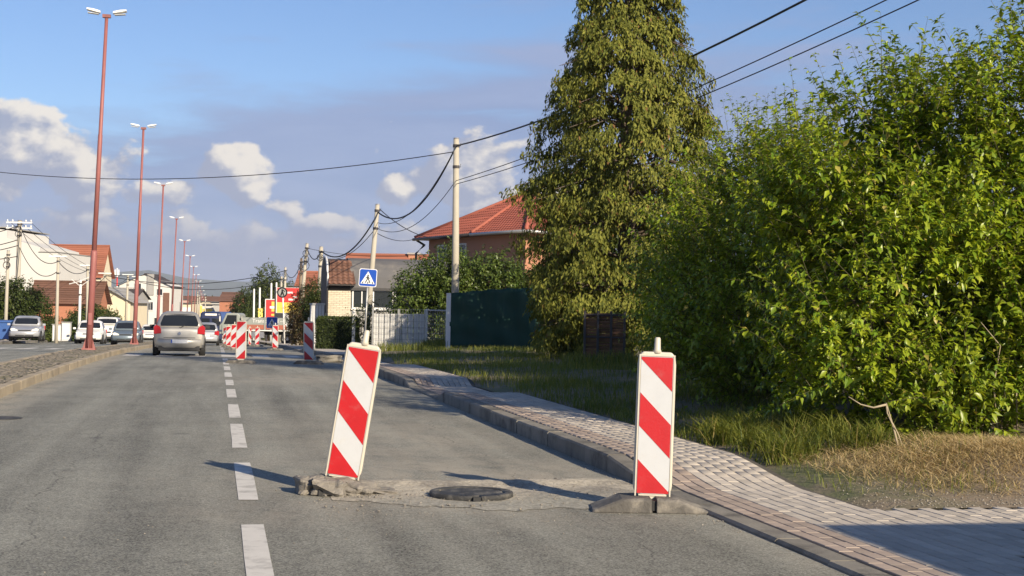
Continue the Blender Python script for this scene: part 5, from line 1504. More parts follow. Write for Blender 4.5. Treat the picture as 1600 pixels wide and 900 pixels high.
    for s in (-1, 1):                           # lamps
        yy = -hl*.985
        mb = MB()
        if style == 'van': pr_ = [(.86, .55), (.99, .55), (.99, 1.0), (.86, 1.0)]
        elif style == 'hatch': pr_ = [(.70, .74), (.97, .72), (.985, .95), (.90, 1.02), (.76, .97), (.70, .86)]
        else: pr_ = [(.66, .70), (.97, .66), (.985, .90), (.90, .95), (.70, .90), (.66, .84)]
        mb.loft([[(s*a*hw, -hl*.93, b_*kz) for a, b_ in pr_], [(s*a*hw*.985, -hl-.015, b_*kz) for a, b_ in pr_]])
        mb.build('tail_light', M['lamp_red'], t, world=False)
        pr_ = [(.42, .54), (.84, .58), (.90, .70), (.72, .75), (.46, .66)]
        mb = MB(); mb.loft([[(s*a*hw, hl*.86, b_*kz) for a, b_ in pr_], [(s*a*hw*.97, hl*.995-.0*a, b_*kz) for a, b_ in pr_]])
        mb.build('headlight', M['lamp_clear'], t, world=False)
        mb = MB(); mb.box((s*(hw+.08), yb1*.86, zb+.06), (.17, .09, .13)); o = mb.build('wing_mirror', M['rubber_dark'] if style == 'hatch' else pm, t, world=False); soft(o, .03)
    for yy, s in ((-hl, -1), (hl, 1)):
        bz = .42*kz
        mb = MB(); w = hw*.93
        mb.loft([[(-w, yy-s*.16, bz-.12), (-w*.86, yy+s*.03, bz-.14), (0, yy+s*.065, bz-.14), (w*.86, yy+s*.03, bz-.14), (w, yy-s*.16, bz-.12)],
                 [(-w, yy-s*.16, bz+.10), (-w*.86, yy+s*.05, bz+.10), (0, yy+s*.085, bz+.10), (w*.86, yy+s*.05, bz+.10), (w, yy-s*.16, bz+.10)],
                 [(-w, yy-s*.18, bz+.13), (-w*.86, yy+s*.0, bz+.14), (0, yy+s*.03, bz+.14), (w*.86, yy+s*.0, bz+.14), (w, yy-s*.18, bz+.13)]], False, False)
        b_ = mb.build('bumper', pm, t, True, world=False); b_.modifiers.new('thickness', 'SOLIDIFY').thickness = .03
        pz = (bz+.06 if style == 'hatch' else bz+.20) if s < 0 else bz+.02
        mb = MB(); mb.box((0, yy+s*.075, pz), (.52, .02, .12)); pl = mb.build('number_plate', M['plate'], t, world=False)
        MB().box((-s*-.235, yy+s*.087, pz), (.04, .004, .11)).build('plate_band', M['sign_blue'], pl, world=False)
        if s > 0: MB().box((0, yy+.02, .60*kz), (hw*.75, .05, .09)).build('grille', M['rubber_dark'], t, world=False); MB().box((0, yy+.088, .30*kz), (hw*1.1, .02, .10)).build('air_intake', M['rubber_dark'], t, world=False)
    if style == 'hatch':
        MB().box((0, -hl+.06, .245), (W_*.78, .2, .14)).build('bumper_underside', M['rubber_dark'], t, world=False)
        mb = MB(); mb.tube([(.0, yb0-.03, zb+.05), (.02, yb0-.05, zb+.02), (.16, yb0+.0, zb+.12)], .014, 6); mb.build('wiper', M['rubber_dark'], t, world=False)
        mb = MB(); mb.tube([(0, yt0+.25, H-.01), (0, yt0-.05, H+.28)], .008, 5); mb.build('aerial', M['rubber_dark'], t, world=False)
        mb = MB(); mb.tube([(0, -hl-.01, .745*kz), (0, -hl-.03, .745*kz)], .05, 12); mb.build('badge', M['chrome'], t, world=False)
        mb = MB(); mb.box((0, -hl+.005, .605*kz), (W_*.60, .03, .012)); mb.build('tailgate_seam', M['rubber_dark'], t, world=False)
    return t
PI = math.pi
car(281.5, 48.0, 3.64, 1.62, 1.41, M['p_silver'], 'beige silver hatchback driving away in the left lane, red tail lights in view', 'car', 'hatch', 0.02)
car(322, 92, 4.2, 1.7, 1.42, M['p_silver2'], 'small silver car far ahead, partly hidden by the right side of the hatchback', 'car', 'sedan', 0.0)
car(143, 92, 4.0, 1.70, 1.46, M['p_white'], 'white oncoming car behind the nearest red lamp post', 'car', 'sedan', PI)
car(170, 108, 4.3, 1.75, 1.85, M['p_white'], 'white oncoming van just behind the white car', 'van', 'van', PI)
car(200, 86, 4.0, 1.66, 1.42, M['p_bluegrey'], 'blue-grey oncoming car behind the second red lamp post', 'car', 'sedan', PI)
car(236, 122, 4.0, 1.7, 1.44, M['p_white'], 'distant white oncoming car just left of the silver hatchback', 'car', 'sedan', PI)
car(43.5, 84, 4.3, 1.74, 1.44, M['p_silver2'], 'silver blue car parked by the left hedge, facing the camera', 'car', 'sedan', PI+.05, dz=.16)

def wheel(t, c, r, w, axis='y', name='wheel'):
    c = Vector(c); ax = 1 if axis == 'y' else 0
    def pt(a, rr, off): 
        return (c.x+rr*math.cos(a), c.y+off, c.z+rr*math.sin(a)) if axis == 'y' else (c.x+off, c.y+rr*math.cos(a), c.z+rr*math.sin(a))
    mb = MB(); mb.loft([[pt(2*PI*i/22, rr, o_) for i in range(22)] for o_, rr in ((-w/2, r*.7), (-w/2, r*.95), (-w/2+.03, r), (w/2-.03, r), (w/2, r*.95), (w/2, r*.7))])
    wh = mb.build(name, M['tyre'], t, True, world=False)
    for s in (-1, 1):
        mb = MB(); mb.loft([[pt(2*PI*i/22, rr, s*o_) for i in range(22)] for o_, rr in ((w/2-.03, r*.72), (w/2+.004, r*.66), (w/2-.02, r*.55), (w/2-.02, r*.30), (w/2+.05, r*.24), (w/2+.05, r*.08))]); mb.build('rim', M['rim'], wh, False, world=False)
def text(s, size, M_, m, parent, name='lettering'):
    cu = bpy.data.curves.new(name, 'FONT'); cu.body = s; cu.size = size; cu.extrude = .002; cu.align_x = 'CENTER'; cu.align_y = 'CENTER'
    cu.materials.append(m); o = bpy.data.objects.new(name, cu); C.objects.link(o); bpy.context.view_layer.update()
    me = bpy.data.meshes.new_from_object(o.evaluated_get(bpy.context.evaluated_depsgraph_get())); bpy.data.objects.remove(o)
    o = bpy.data.objects.new(name, me); C.objects.link(o); o.parent = parent; o.matrix_local = M_; return o
# ---- tipper truck standing across the road works
x, y = ATX(418, 98)
t = thing('tipper_truck', (x, y, zr(y)), 'grey-green tipper truck with a reddish lower band standing side-on behind the barriers', 'truck', None, -YAW)
SW = 4.35
MB().box((.1, 1.2, .80), (5.6, .8, .22)).build('chassis', M['rubber_dark'], t, world=False)
bed = MB(); bed.loft([[(-1.75, y_, z_), (3.0, y_, z_), (3.0, y_, z_+.01), (-1.75, y_, z_+.01)] for y_, z_ in ((0.0, 1.0), (2.3, 1.0))])
bed.build('bed_floor', M['p_truck'], t, world=False)
for y_ in (0, 2.3):
    MB().box((.62, y_, 1.52), (4.75, .06, .62)).build('bed_side', M['p_truck'], t, world=False)
MB().box((.62, -.036, 1.22), (4.70, .02, .30)).build('lower_band', M['p_band'], t, world=False)
for x_ in (-1.72, 2.97): MB().box((x_, 1.15, 1.45), (.07, 2.3, .80)).build('bed_end', M['p_truck'], t, world=False)
for x_ in (-1.7, -.15, 1.4, 2.95): MB().box((x_, -.05, 1.42), (.10, .05, .92)).build('stake', M['p_truck'], t, world=False)
MB().box((.62, -.06, .99), (4.75, .08, .07)).build('bed_rail', M['frame_white'], t, world=False)
TX = lambda x_, z_, y_=-.045: Matrix.Translation((x_, y_, z_)) @ Matrix.Rotation(R(90), 4, 'X')
text('Transport d –', .36, TX(.02, 1.62), M['text_white'], t)
# cab, behind the lone barrier
mb = MB(); mb.loft([[(-3.2, y_, .7), (-1.85, y_, .7), (-1.85, y_, 2.0), (-2.0, y_, 2.12), (-2.75, y_, 2.12), (-3.05, y_, 1.45), (-3.2, y_, 1.3)] for y_ in (.05, 2.25)])
cb = mb.build('cab', M['p_truck'], t, world=False); soft(cb, .06)
MB().prism([(-2.9, 1.38), (-2.05, 1.38), (-2.05, 1.98), (-2.66, 1.98)], .02, Matrix.Translation((0, .035, 0))).build('cab_window', M['car_glass'], t, world=False)
MB().box((-2.55, .0, 1.05), (.9, .03, .6)).build('cab_door', M['p_truck'], t, world=False)
MB().box((-3.12, -.15, 1.72), (.06, .16, .34)).build('wing_mirror', M['frame_white'], t, world=False)
for x_ in (-2.45, 1.35):
    for y_ in (.16, 2.14): wheel(t, (x_, y_, .47), .47, .28)
for x_ in (.55, 2.2): MB().box((x_, -.02, .62), (.05, .3, .5)).build('mudguard', M['rubber_dark'], t, world=False)
MB().box((-.6, .15, .70), (.8, .4, .4)).build('fuel_tank', M['rim'], t, world=False)
# load: small warning sign and bags
tg = thing('load_sign', (x-.4, y+1.0, zr(y)+1.7), 'two small square yellow-white sign faces sticking up from the truck bed', 'sign')
for q, dz_ in ((.0, .62), (.02, .32)):
    o = MB().box((-.05+q, -.02, dz_), (.30, .03, .28)).build('sign_face', M['sign_yellow'], tg, world=False)
    MB().prism([(-.07+q, dz_-.08), (.02+q, dz_-.08), (-.02+q, dz_+.07)], .01, Matrix.Translation((-.02, -.038, 0))).build('sign_symbol', M['sign_black'], tg, world=False)
MB().tube([(0, .02, -.7), (0, .02, .72)], .025, 6).build('sign_post', M['grey_steel'], tg, world=False)
# ---- blue covered lorry driving away
x, y = ATX(345, 125)
t = thing('covered_lorry', (x, y, zr(y)), 'blue tarpaulin-covered lorry with a dark navy cab, beyond the barrier cluster', 'lorry')
mb = MB(); rg = []
for y_ in (-2.6, -1.3, 0, 1.3, 2.6):
    rg.append([(-1.02, y_, .95), (1.02, y_, .95), (1.05, y_, 2.3), (.85, y_, 2.62+.03*math.sin(y_*5)), (-.85, y_, 2.62+.03*math.sin(y_*5)), (-1.05, y_, 2.3)])
mb.loft(rg); soft(mb.build('tarpaulin', M['p_blue'], t, world=False), .05)
MB().box((0, 0, .82), (2.0, 5.4, .22)).build('bed', M['rubber_dark'], t, world=False)
mb = MB(); mb.loft([[(-1.0, y_, .6), (1.0, y_, .6), (1.0, y_, zt_), (-1.0, y_, zt_)] for y_, zt_ in ((2.75, 2.35), (4.2, 2.35), (4.5, 1.5), (4.7, 1.4))]); mb.build('cab', M['p_navy'], t, world=False)
for s in (-1, 1):
    wheel(t, (s*.85, -1.7, .46), .46, .34, 'x'); wheel(t, (s*.85, 3.4, .46), .46, .3, 'x')
    MB().box((s*.80, -2.66, .82), (.22, .05, .14)).build('tail_light', M['lamp_red'], t, world=False)
    MB().box((s*1.22, 3.9, 1.7), (.18, .08, .38)).build('wing_mirror', M['rubber_dark'], t, world=False)
MB().box((0, -2.68, .62), (1.9, .06, .12)).build('rear_bumper', M['grey_steel'], t, world=False)
MB().box((-.3, -2.67, .85), (.5, .03, .12)).build('number_plate', M['plate'], t, world=False)
x, y = ATX(330, 118)
t = thing('dark_van', (x, y, zr(y)), 'dark navy high-roofed van just left of the blue covered lorry', 'van')
mb = MB(); rg = []
for y_, zt_, k in ((-2.5, 2.35, .94), (-2.4, 2.5, 1), (1.2, 2.5, 1), (2.0, 1.7, .98), (2.6, 1.2, .9)):
    rg.append([(-.9*k, y_, .35), (.9*k, y_, .35), (.93*k, y_, 1.2), (.78*k, y_, zt_-.1), (.66*k, y_, zt_), (-.66*k, y_, zt_), (-.78*k, y_, zt_-.1), (-.93*k, y_, 1.2)])
mb.loft(rg); soft(mb.build('body', M['p_navy'], t, world=False), .06)
for s in (-1, 1):
    MB().box((s*.40, -2.52, 1.72), (.62, .03, .55)).build('rear_window', M['car_glass'], t, world=False)
    MB().box((s*.80, -2.50, 1.05), (.12, .05, .5)).build('tail_light', M['lamp_red'], t, world=False)
    wheel(t, (s*.78, -1.5, .33), .33, .22, 'x'); wheel(t, (s*.78, 1.7, .33), .33, .22, 'x')
MB().box((0, -2.54, 2.3), (.9, .02, .16)).build('roof_band', M['frame_white'], t, world=False)
MB().box((0, -2.54, .8), (.52, .02, .12)).build('number_plate', M['plate'], t, world=False)

# ================================================================== ADVERTS AND SIGNS ON THE RIGHT
def billboard(px0, px1, pt, pb, d, label, name='billboard', legs=True):
    a, b_ = AT(px0, 484, d), AT(px1, 484, d); c = (a+b_)/2; g0 = zr(c.y)
    t = thing(name, (c.x, c.y, g0), label, 'billboard', None, -YAW)
    w = (b_-a).length; z1 = ZAT(px0, pt, d)-g0; z0 = ZAT(px0, pb, d)-g0
    MB().box((0, .06, (z0+z1)/2), (w, .12, z1-z0)).build('board', M['frame_white'], t, world=False)
    if legs:
        for s in (-1, 1): MB().box((s*w*.38, .16, z0/2), (.12, .12, z0+.5)).build('leg', M['dark_metal'], t, world=False)
    return t, w, z0, z1
t, w, z0, z1 = billboard(430, 469, 449, 498, 112, 'big red and yellow billboard with white words, behind the poles')
h = z1-z0
MB().box((.06, -.008, z1-h*.24), (w-.14, .012, h*.46)).build('red_panel', M['ad_red'], t, world=False)
MB().box((.06, -.008, z0+h*.36), (w-.14, .012, h*.33)).build('yellow_panel', M['ad_yellow'], t, world=False)
MB().box((0, -.008, z0+h*.10), (w-.1, .012, h*.17)).build('dark_panel', M['dark_metal'], t, world=False)
MB().box((-w/2+.0, -.0, (z0+z1)/2), (.10, .20, h+.06)).build('frame_edge', M['dark_metal'], t, world=False)
text('BEST', h*.17, TX(.15, z0+h*.10, -.018), M['text_white'], t)
for k, (x_, z_, ww) in enumerate(((.15, .84, .42), (.55, .70, .30), (.30, .62, .5), (-.35, .62, .12), (-.30, .84, .15))):
    MB().box((x_, -.018, z0+h*z_), (ww, .006, h*.055)).build('print_line', M['text_white'], t, world=False)
t, w, z0, z1 = billboard(414, 434, 467, 498, 128, 'small upright advert, red with yellow lines and white border, left of the big billboard', 'advert_board')
h = z1-z0
MB().box((-.0, -.008, (z0+z1)/2), (w-.16, .012, h-.14)).build('red_panel', M['ad_red'], t, world=False)
MB().box((w*.22, -.018, z0+h*.62), (w*.42, .008, h*.5)).build('yellow_panel', M['ad_yellow'], t, world=False)
MB().box((w*.15, -.024, z0+h*.58), (w*.55, .006, h*.12)).build('print_line', M['text_white'], t, world=False)
MB().box((w*.15, -.018, z0+h*.2), (w*.3, .006, h*.1)).build('print_line', M['ad_yellow'], t, world=False)
# round sign on a thin pole
c = AT(441, 457, 92); b_ = AT(446, 484, 92); b_.z = zr(b_.y)
t = thing('round_sign', b_, 'round dark-ringed traffic sign with a black figure in front of the red billboard', 'traffic sign')
MB().tube([b_, c+_F*.05+Vector((0, 0, .3))], .045, 8).build('post', M['frame_white'], t, True)
Tm = Matrix.Translation(c) @ Matrix.Rotation(-YAW, 4, 'Z')
disc = lambda r, n=28: [(r*math.cos(2*PI*k/n), r*math.sin(2*PI*k/n)) for k in range(n)]
MB().prism(disc(.33), .03, Tm).build('ring', M['sign_black'], t)
MB().prism(disc(.24), .006, Tm @ Matrix.Translation((0, -.018, 0))).build('face', M['grey_wall'], t)
for poly in ([(-.05, .03), (.05, .03), (.07, .2), (-.05, .2)], [(-.13, -.2), (-.03, -.2), (.06, .05), (-.05, .05)], [(.06, -.22), (.14, -.18), (.06, .06), (.0, .0)], [(.05, .12), (.17, .02), (.19, .07), (.06, .17)]):
    MB().prism(poly, .006, Tm @ Matrix.Translation((0, -.024, 0))).build('symbol', M['sign_black'], t)
c = AT(453, 511, 96); b_ = AT(456, 484, 96); b_.z = zr(b_.y)
t = thing('yield_sign', b_, 'small white and black triangular sign hanging low beside the reddish bush', 'traffic sign')
MB().tube([b_, c+_F*.05+Vector((0, 0, .3))], .04, 8).build('post', M['gutter'], t, True)
Tm = Matrix.Translation(c) @ Matrix.Rotation(-YAW, 4, 'Z')
MB().prism([(0, -.38), (.34, .22), (-.34, .22)], .02, Tm).build('plate', M['sign_white'], t)
MB().prism([(0, -.22), (.20, .13), (-.20, .13)], .006, Tm @ Matrix.Translation((0, -.014, 0))).build('symbol', M['sign_black'], t)
c = AT(484, 484, 70)
b_ = AT(497, 484, 66.5)
t = thing('roller_gate', (b_.x, b_.y, zr(b_.y)+.05), 'narrow pale grey ribbed door panel at the left of the dark box hedge', 'gate', None, -YAW)
for k in range(5): MB().box((-.30+k*.13, 0, 1.02), (.115, .05, 2.0)).build('panel', M['board_white'], t, world=False)
MB().box((0, -.02, 2.06), (.78, .1, .08)).build('frame', M['grey_steel'], t, world=False)

# ================================================================== TREES AND BUSHES FURTHER OFF
bush_px('far_tree', 200, 385, 452, 411, 'big pyramid-shaped green tree behind the white flag poles', M['lf_mid'], 'tree', 1500, .42, lumps=3, seed=11, depth=4, trunk=(.3, 6))
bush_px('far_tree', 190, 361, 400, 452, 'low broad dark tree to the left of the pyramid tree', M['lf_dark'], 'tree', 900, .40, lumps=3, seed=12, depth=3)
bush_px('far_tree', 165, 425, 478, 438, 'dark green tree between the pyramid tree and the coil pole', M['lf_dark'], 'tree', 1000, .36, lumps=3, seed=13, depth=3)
bush_px('roadside_bush', 80, 452, 500, 441, 'reddish green bush under the pole with the black cable coil', M['lf_red'], 'bush', 1300, .16, lumps=3, seed=14, depth=1.2)
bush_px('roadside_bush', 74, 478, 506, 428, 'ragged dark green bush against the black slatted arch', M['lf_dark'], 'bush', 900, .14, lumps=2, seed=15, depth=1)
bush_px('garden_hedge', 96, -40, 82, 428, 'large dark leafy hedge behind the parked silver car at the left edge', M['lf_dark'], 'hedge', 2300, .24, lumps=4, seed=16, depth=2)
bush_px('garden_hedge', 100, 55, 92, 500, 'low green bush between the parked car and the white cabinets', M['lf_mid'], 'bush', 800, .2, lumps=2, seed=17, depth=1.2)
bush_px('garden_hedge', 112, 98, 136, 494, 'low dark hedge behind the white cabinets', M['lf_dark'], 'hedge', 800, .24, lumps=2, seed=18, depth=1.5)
bush_px('garden_bush', 113, 106, 190, 476, 'rounded green roadside bush behind the nearest lamp base', M['lf_mid'], 'bush', 1500, .26, lumps=4, seed=19, depth=2)
bush_px('far_tree', 420, 258, 277, 446, 'small dark round tree behind the pink shops', M['lf_dark'], 'tree', 500, .7, lumps=2, seed=20, depth=4, trunk=(.3, 4))
bush_px('far_tree', 300, 346, 366, 474, 'dark bush below the dark red far house', M['lf_dark'], 'tree', 500, .5, lumps=2, seed=21, depth=3)
# trees along the far skyline, as masses too far off to tell apart
def treeline(px0, px1, d, ptop, n, size, seed):
    rr = np.random.default_rng(seed); P = []
    for k in range(n):
        px = rr.uniform(px0, px1); q = AT(px, 484, d+rr.normal(0, d*.05)); z0 = zr(q.y); z1 = ZAT(px, ptop+rr.uniform(-1, 5)+3*math.sin(px*.19)+2*math.sin(px*.47), d)
        P.append((q.x, q.y, z0+(z1-z0)*rr.uniform(0, 1)**.6))
    P = np.array(P); sz = rr.uniform(.6, 1.4, n)*size
    return leaf_obj('far_woods', P, unit(n)+np.array([0, 0, .2]), unit(n), sz, sz*.6, M['lf_dark'], None)
for a in ((235, 370, 560, 470, 3200, 2.0, 1), (-60, 250, 400, 474, 4200, 1.6, 2), (365, 700, 330, 470, 4200, 1.5, 3), (640, 1700, 300, 462, 8000, 1.6, 4)):
    tag(treeline(*a), kind='stuff')

# ================================================================== BUILDINGS ON THE LEFT AND FAR AHEAD
# white gable wall with a stepped parapet
x1_, y1_ = ATX(88, 132); g0 = zr(y1_)
t = thing('white_building', (x1_, y1_, g0), 'tall plain white windowless building with a stepped parapet at the left edge', 'building', None, -YAW)
zA, zB, zC, zD = [ZAT(p, q, 132)-g0 for p, q in ((88, 395), (50, 386), (8, 371), (0, 359))]
s_ = 132/FPX
poly = [(0, -.5), (0, zA), (-28*s_, zA+.05), (-28*s_, zB), (-80*s_, zC), (-80*s_, zD), (-160*s_, zD+.4), (-160*s_, -.5)]
MB().prism(list(reversed(poly)), 12, Matrix.Translation((0, 6, 0))).build('wall', M['white_wall'], t, world=False)
for (a0, a1, z_) in ((-28, 0, zA+.03), (-160, -80, (zD*2+.4)/2)):
    MB().box(((a0+a1)/2*s_, 6, z_+.04), ((a1-a0)*s_+.1, 12.2, .08)).build('coping', M['grey_wall'], t, world=False)
# orange roof house behind it
house(103, 165, 7.6, 4.5, ZAT(112, 432, 165)-zr(160), ZAT(112, 386, 172)-zr(160), 'house with a large plain orange tiled roof behind the white building', 'cream_wall', 'tile_orange', rows=16, chimney=(-3.2, 1.6, ZAT(112, 392, 165)-zr(160)), ground=zr(160))
house(101, 122, 5.4, 3.0, ZAT(112, 473, 122)-zr(118), ZAT(112, 441, 124)-zr(118), 'low shed with a dark brown tiled roof over pale red brick', 'red_brick', 'tile_brown', rows=10, ground=zr(118), name='shed', wins=())
house(165, 150, 5.0, 7, ZAT(165, 470, 150)-zr(148), ZAT(165, 450, 152)-zr(148), 'small cream house with a pale sloping metal roof right of the nearest lamp', 'cream_wall', 'grey_wall', rows=4, ground=zr(148), ridge_along='y')
# the white three storey house with a dark gable roof
def balcony(t):
    for z_ in (4.2, 6.9):
        MB().box((-2.0, -.9, z_), (4.2, 1.8, .18)).build('balcony_slab', M['white_wall'], t, world=False)
        for k in range(12): MB().box((-4.0+k*.36, -1.75, z_+.5), (.05, .05, .9)).build('baluster', M['dark_metal'], t, world=False)
        MB().box((-2.0, -1.75, z_+.98), (4.2, .07, .07)).build('rail', M['dark_metal'], t, world=False)
    MB().box((.9, -.08, 8.5), (1.1, .2, 3.4)).build('chimney_stack', M['grey_wall'], t, world=False)
    for x_ in (-3.9, .05): MB().box((x_, -1.7, 3.6), (.25, .25, 7.2)).build('column', M['white_wall'], t, world=False)
    MB().box((3.5, -.05, 5.3), (1.0, .12, 3.8)).build('brown_panel', M['tile_brown'], t, world=False)
house(226, 240, 8.4, 9, ZAT(226, 446, 240)-zr(235), ZAT(226, 428, 240)-zr(235), 'white three-storey house with a dark gable roof and balconies', 'white_wall', 'roof_dark', ridge_along='y', rows=4, ground=zr(235), wins=((-3.0, 5.4, 1.1, 1.6), (-1.2, 5.4, 1.4, 1.9), (-1.2, 8.1, 1.2, 1.2), (2.4, 7.3, 1.0, 1.1), (-2.2, 2.2, 2.4, 2.4), (2.2, 2.4, 1.3, 1.5), (.9, 5.0, 1.0, 1.4)), extra=balcony)
house(176, 205, 6, 8, ZAT(176, 466, 205)-zr(200), ZAT(176, 452, 207)-zr(200), 'far grey-roofed house between the shed and the white three-storey house', 'grey_wall', 'roof_dark', rows=4, ground=zr(200), wins=((-1, 2.4, 1.2, 1.2),))
# antenna mast
b_ = AT(184, 484, 420); top = AT(183, 419, 420); b_.z = zr(b_.y)-1
t = thing('antenna_mast', b_, 'distant white and red lattice antenna mast left of the white house', 'mast')
for k in range(4):
    a, c = b_.lerp(top, .5+.125*k), b_.lerp(top, .5+.125*(k+1))
    MB().tube([a, c], .22, 6).build('section', M['frame_white'] if k != 2 else M['ad_red'], t)
MB().tube([b_, b_.lerp(top, .5)], .3, 6).build('base', M['grey_steel'], t)
for s in (-1, 1): MB().box(top-Vector((0, 0, 1.2))+_R0*s*.5, (.35, .3, 1.6)).build('panel', M['frame_white'], t)
# shops and sheds in the distance
def shop(px0, px1, pt, d, wallm, signm, label, dep=8, flat=True):
    a, b_ = AT(px0, 484, d), AT(px1, 484, d); c = (a+b_)/2; g0 = zr(c.y); w = (b_-a).length; h = ZAT(px0, pt, d)-g0
    t = thing('shop', (c.x, c.y, g0), label, 'building', 'far shops and sheds', -YAW)
    MB().box((0, dep/2, h/2-.2), (w, dep, h+.4)).build('wall', M[wallm], t, world=False)
    MB().box((0, dep/2-.2, h+.08), (w+.3, dep+.6, .16)).build('roof', M['roof_grey'], t, world=False)
    MB().box((0, -.06, h*.78), (w*.86, .12, h*.2)).build('fascia_sign', M[signm], t, world=False)
    n = max(1, int(w/2.2))
    for k in range(n): window(t, (-w/2+w*(k+.5)/n, -.01, h*.36), w/n*.66, h*.42, (0, -1, 0), False, 1, world=False)
shop(247, 261, 471, 300, 'white_wall', 'ad_red', 'white shop front with a small red sign left of the hatchback roof')
shop(262, 282, 468, 330, 'pink_wall', 'ad_red', 'pink shop front with red sign above the hatchback roof')
shop(283, 299, 474, 330, 'cream_wall', 'sign_white', 'cream shop front above the middle of the hatchback roof')
shop(300, 317, 471, 340, 'cream_wall', 'ad_yellow', 'cream shop with yellow sign right above the hatchback')
shop(316, 333, 476, 300, 'white_wall', 'ad_yellow', 'white low shop with a yellow sign right of the hatchback roof')
shop(330, 349, 472, 360, 'white_wall', 'sign_white', 'white horizontal shed left of the dark red far house')
house(357, 290, 3.6, 8, ZAT(357, 470, 290)-zr(285), ZAT(357, 457, 290)-zr(285), 'far dark red brick house with an orange side, left of the trees', 'red_brick', 'tile_brown', ridge_along='x', rows=5, ground=zr(285))
house(300, 480, 18, 10, ZAT(300, 472, 480)-zr(470), ZAT(300, 463, 482)-zr(470), 'long far house with a dark red roof behind the lamps', 'cream_wall', 'tile_brown', rows=4, ground=zr(470))
house(488, 150, 3.0, 5, ZAT(490, 446, 150)-zr(148), ZAT(490, 425, 152)-zr(148), 'house with orange gable showing between the coil pole and the slatted arch', 'orange_wall', 'tile_orange', rows=8, ground=zr(148))

# small things along the left pavement
x, y = ATX(8, 84)
t = thing('wheelie_bin', (x, y, zr(y)+.14), 'blue wheeled rubbish bin at the left edge beside the parked car', 'bin', None, -YAW)
mb = MB(); mb.loft([[(-w, -w*.9, z_), (w, -w*.9, z_), (w, w*.9, z_), (-w, w*.9, z_)] for w, z_ in ((.40, .1), (.48, 1.0), (.50, 1.05))]); soft(mb.build('body', M['bin_blue'], t, world=False), .03)
mb = MB(); mb.loft([[(-.53, -.50, z_), (.53, -.50, z_), (.53, .5, z_+.06), (-.53, .5, z_+.06)] for z_ in (1.06, 1.14)]); soft(mb.build('lid', M['bin_blue'], t, world=False), .03)
for s in (-1, 1): wheel(t, (s*.42, .38, .12), .12, .06, 'x')
x, y = ATX(96, 92)
t = thing('service_cabinet', (x, y, zr(y)+.14), 'pair of small white roadside service cabinets at the foot of a pale pole', 'cabinet', None, -YAW)
for x_, h_ in ((-.28, 1.0), (.30, 1.15)):
    o = MB().box((x_, .15, h_/2), (.52, .34, h_)).build('box', M['board_white'], t, world=False); soft(o, .02)
    MB().box((x_, -.03, h_/2), (.44, .02, h_*.85)).build('door', M['frame_white'], o, world=False)
    MB().box((x_, .15, h_+.03), (.58, .42, .05)).build('lid', M['grey_wall'], t, world=False)
# two people walking far off beside the white house
def person(px, d, label, h=1.75, cloth=(.02, .02, .025), leg=.12):
    x, y = ATX(px, d); t = thing('person', (x, y, zr(y)+.14), label, 'person', None, -YAW)
    m_ = mat('dark_clothes', cloth, .9, .2); sk = M.setdefault('skin', mat('skin', (.42, .26, .19), .6, .05))
    k = h/1.75
    J = [(0, 0, .93), (0, 0, 1.16), (0, 0, 1.42), (0, -.01, 1.52), (0, -.02, 1.64), (0, -.02, 1.74),
         (.10, 0, .88), (.11, -leg, .50), (.11, -leg*.6, .09), (.11, -leg*.6-.14, .04), (-.10, 0, .88), (-.11, leg*.6, .50), (-.11, leg*1.5, .11), (-.11, leg*1.5-.13, .05),
         (.19, 0, 1.39), (.25, .05, 1.12), (.23, -.06, .88), (.22, -.09, .79), (-.19, 0, 1.39), (-.25, -.02, 1.12), (-.22, -.13, .90), (-.21, -.17, .82)]
    E = [(0, 1), (1, 2), (2, 3), (3, 4), (4, 5), (0, 6), (6, 7), (7, 8), (8, 9), (0, 10), (10, 11), (11, 12), (12, 13), (2, 14), (14, 15), (15, 16), (16, 17), (2, 18), (18, 19), (19, 20), (20, 21)]
    rad = [.14, .13, .15, .06, .10, .07, .095, .065, .045, .035, .095, .065, .045, .035, .065, .05, .038, .035, .065, .05, .038, .035]
    me = bpy.data.meshes.new('body'); me.from_pydata([(a*k, b_*k, c*k) for a, b_, c in J], E, []); me.materials.append(m_)
    o = bpy.data.objects.new('body', me); C.objects.link(o); o.parent = t
    sm = o.modifiers.new('skin', 'SKIN'); 
    for i, v in enumerate(me.skin_vertices[0].data): v.radius = (rad[i]*k, rad[i]*k*.85); v.use_root = i == 0
    o.modifiers.new('sub', 'SUBSURF').render_levels = 1
    mb = MB(); mb.loft([[(.085*math.cos(a)*s_*k, (-.03+.1*math.sin(a)*s_)*k, z_*k) for a in np.linspace(0, 2*PI, 11)[:-1]] for s_, z_ in ((.5, 1.53), (1, 1.58), (1.06, 1.66), (.85, 1.74), (.35, 1.78))])
    mb.build('head', sk, t, True, world=False)
person(224.5, 205, 'person in dark clothes walking at the left beside a second one, before the white house')
person(228, 203, 'person in dark clothes walking at the right of the far pair, before the white house', 1.68, (.03, .025, .03), -.12)

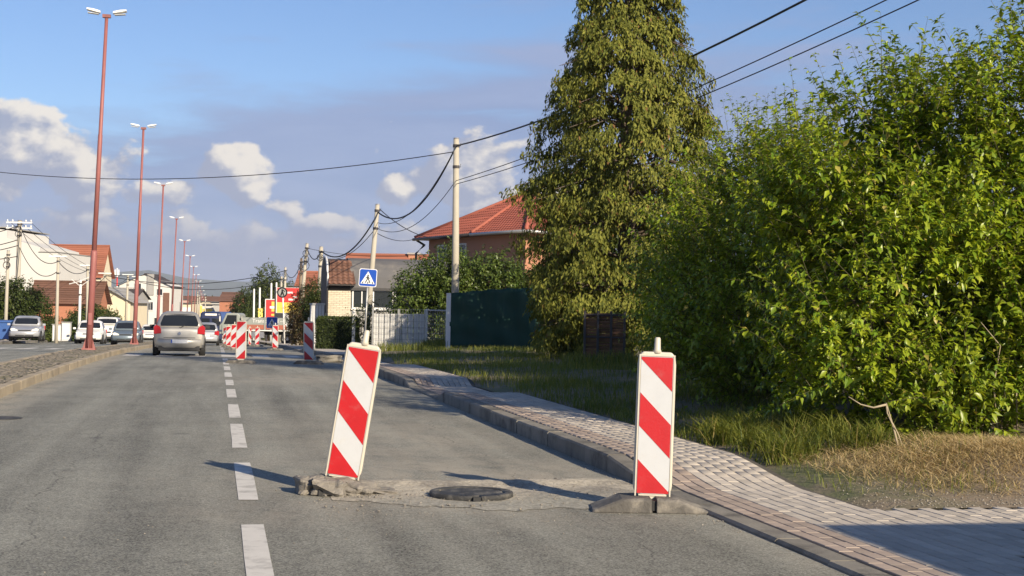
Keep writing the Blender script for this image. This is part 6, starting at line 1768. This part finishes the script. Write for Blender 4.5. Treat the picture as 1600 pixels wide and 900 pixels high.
# distant forested mountains
def mountain(name, d, pts, label=None):
    n = 90; xs = np.linspace(-40, 60, n); V = []
    px = [p[0] for p in pts]; py = [p[1] for p in pts]
    rr = np.random.default_rng(5)
    for i in range(n+1):
        p_ = -2600+5200*i/n
        q = AT(p_, 484, d); top = ZAT(p_, np.interp(p_, px, py), d)+d*.0006*(math.sin(i*1.7)+math.sin(i*.73+1))
        for j in range(7):
            t_ = j/6; dep = d*.25*(1-t_)
            pp_ = q-Vector((_F.x, _F.y, 0))*dep*(1+.15*math.sin(i*.9))
            V.append((pp_.x, pp_.y, -30+(top+30)*t_**1.2+(d*.0008*math.sin(i*2.1+j*2) if 0 < j < 6 else 0)))
    F = [(i*7+j, (i+1)*7+j, (i+1)*7+j+1, i*7+j+1) for i in range(n) for j in range(6)]
    o = fast_mesh(name, np.array(V), np.array(F), M['mountain'], smooth=True); o['kind'] = 'structure'
mountain('mountains', 7000, [(-2600, 452), (-300, 448), (60, 440), (150, 426), (220, 420), (300, 436), (380, 440), (440, 446), (520, 440), (640, 446), (900, 440), (2600, 450)])

# ================================================================== BESIDE THE FRAME: what throws the shade on the drive and across the road
t = thing('poplar_tree', (16.8, 8.0, .1), 'tall narrow poplar outside the right edge whose shadow crosses the road', 'tree')
MB().tube([(16.8, 8, -.2), (16.85, 8.05, 9), (16.8, 8, 19.5)], [.3, .2, .04], 9).build('trunk', M['bark'], t, True)
P, D, L = shoots([(16.8, 8, 10.8, 1.35, 1.35, 9.2)], 1500, up=1.4, lmin=.7, lmax=1.6, shell=(.2, .98))
B, LD, N, sz, wd = leaves_on(P, D, L, 9, .26, wr=.8)
leaf_obj('foliage', B, LD, N, sz, wd, M['lf_mid'], t)['kind'] = 'stuff'
t = thing('garage', (9.6, -.4, 0), 'flat-roofed cream garage beside the drive, outside the right edge', 'garage')
MB().box((9.75, -.35, 1.40), (5.6, 6.2, 2.8)).build('wall', M['cream_wall'], t)
MB().box((9.75, -.35, 2.93), (6.0, 6.7, .22)).build('roof', M['roof_grey'], t)
MB().box((9.0, 2.77, 1.1), (2.6, .06, 2.2)).build('garage_door', M['board_white'], t)

# ================================================================== AIR
def haze(x0, x1, y0, y1, z0, z1, density):
    m = bpy.data.materials.new('haze'); m.use_nodes = True
    t = NT(m.node_tree); t.n.remove(t.n['Principled BSDF'])
    v = t.node('ShaderNodeVolumePrincipled')
    v.inputs['Color'].default_value = (.80, .87, 1.0, 1); v.inputs['Density'].default_value = density; v.inputs['Anisotropy'].default_value = .0
    t.l.new(v.outputs[0], t.n['Material Output'].inputs['Volume'])
    o = MB().box(((x0+x1)/2, (y0+y1)/2, (z0+z1)/2), (x1-x0, y1-y0, z1-z0)).build('haze', m)
    tag(o, kind='stuff')
haze(-6100, 6100, -450, 9600, -60, 260, 0.9e-4)
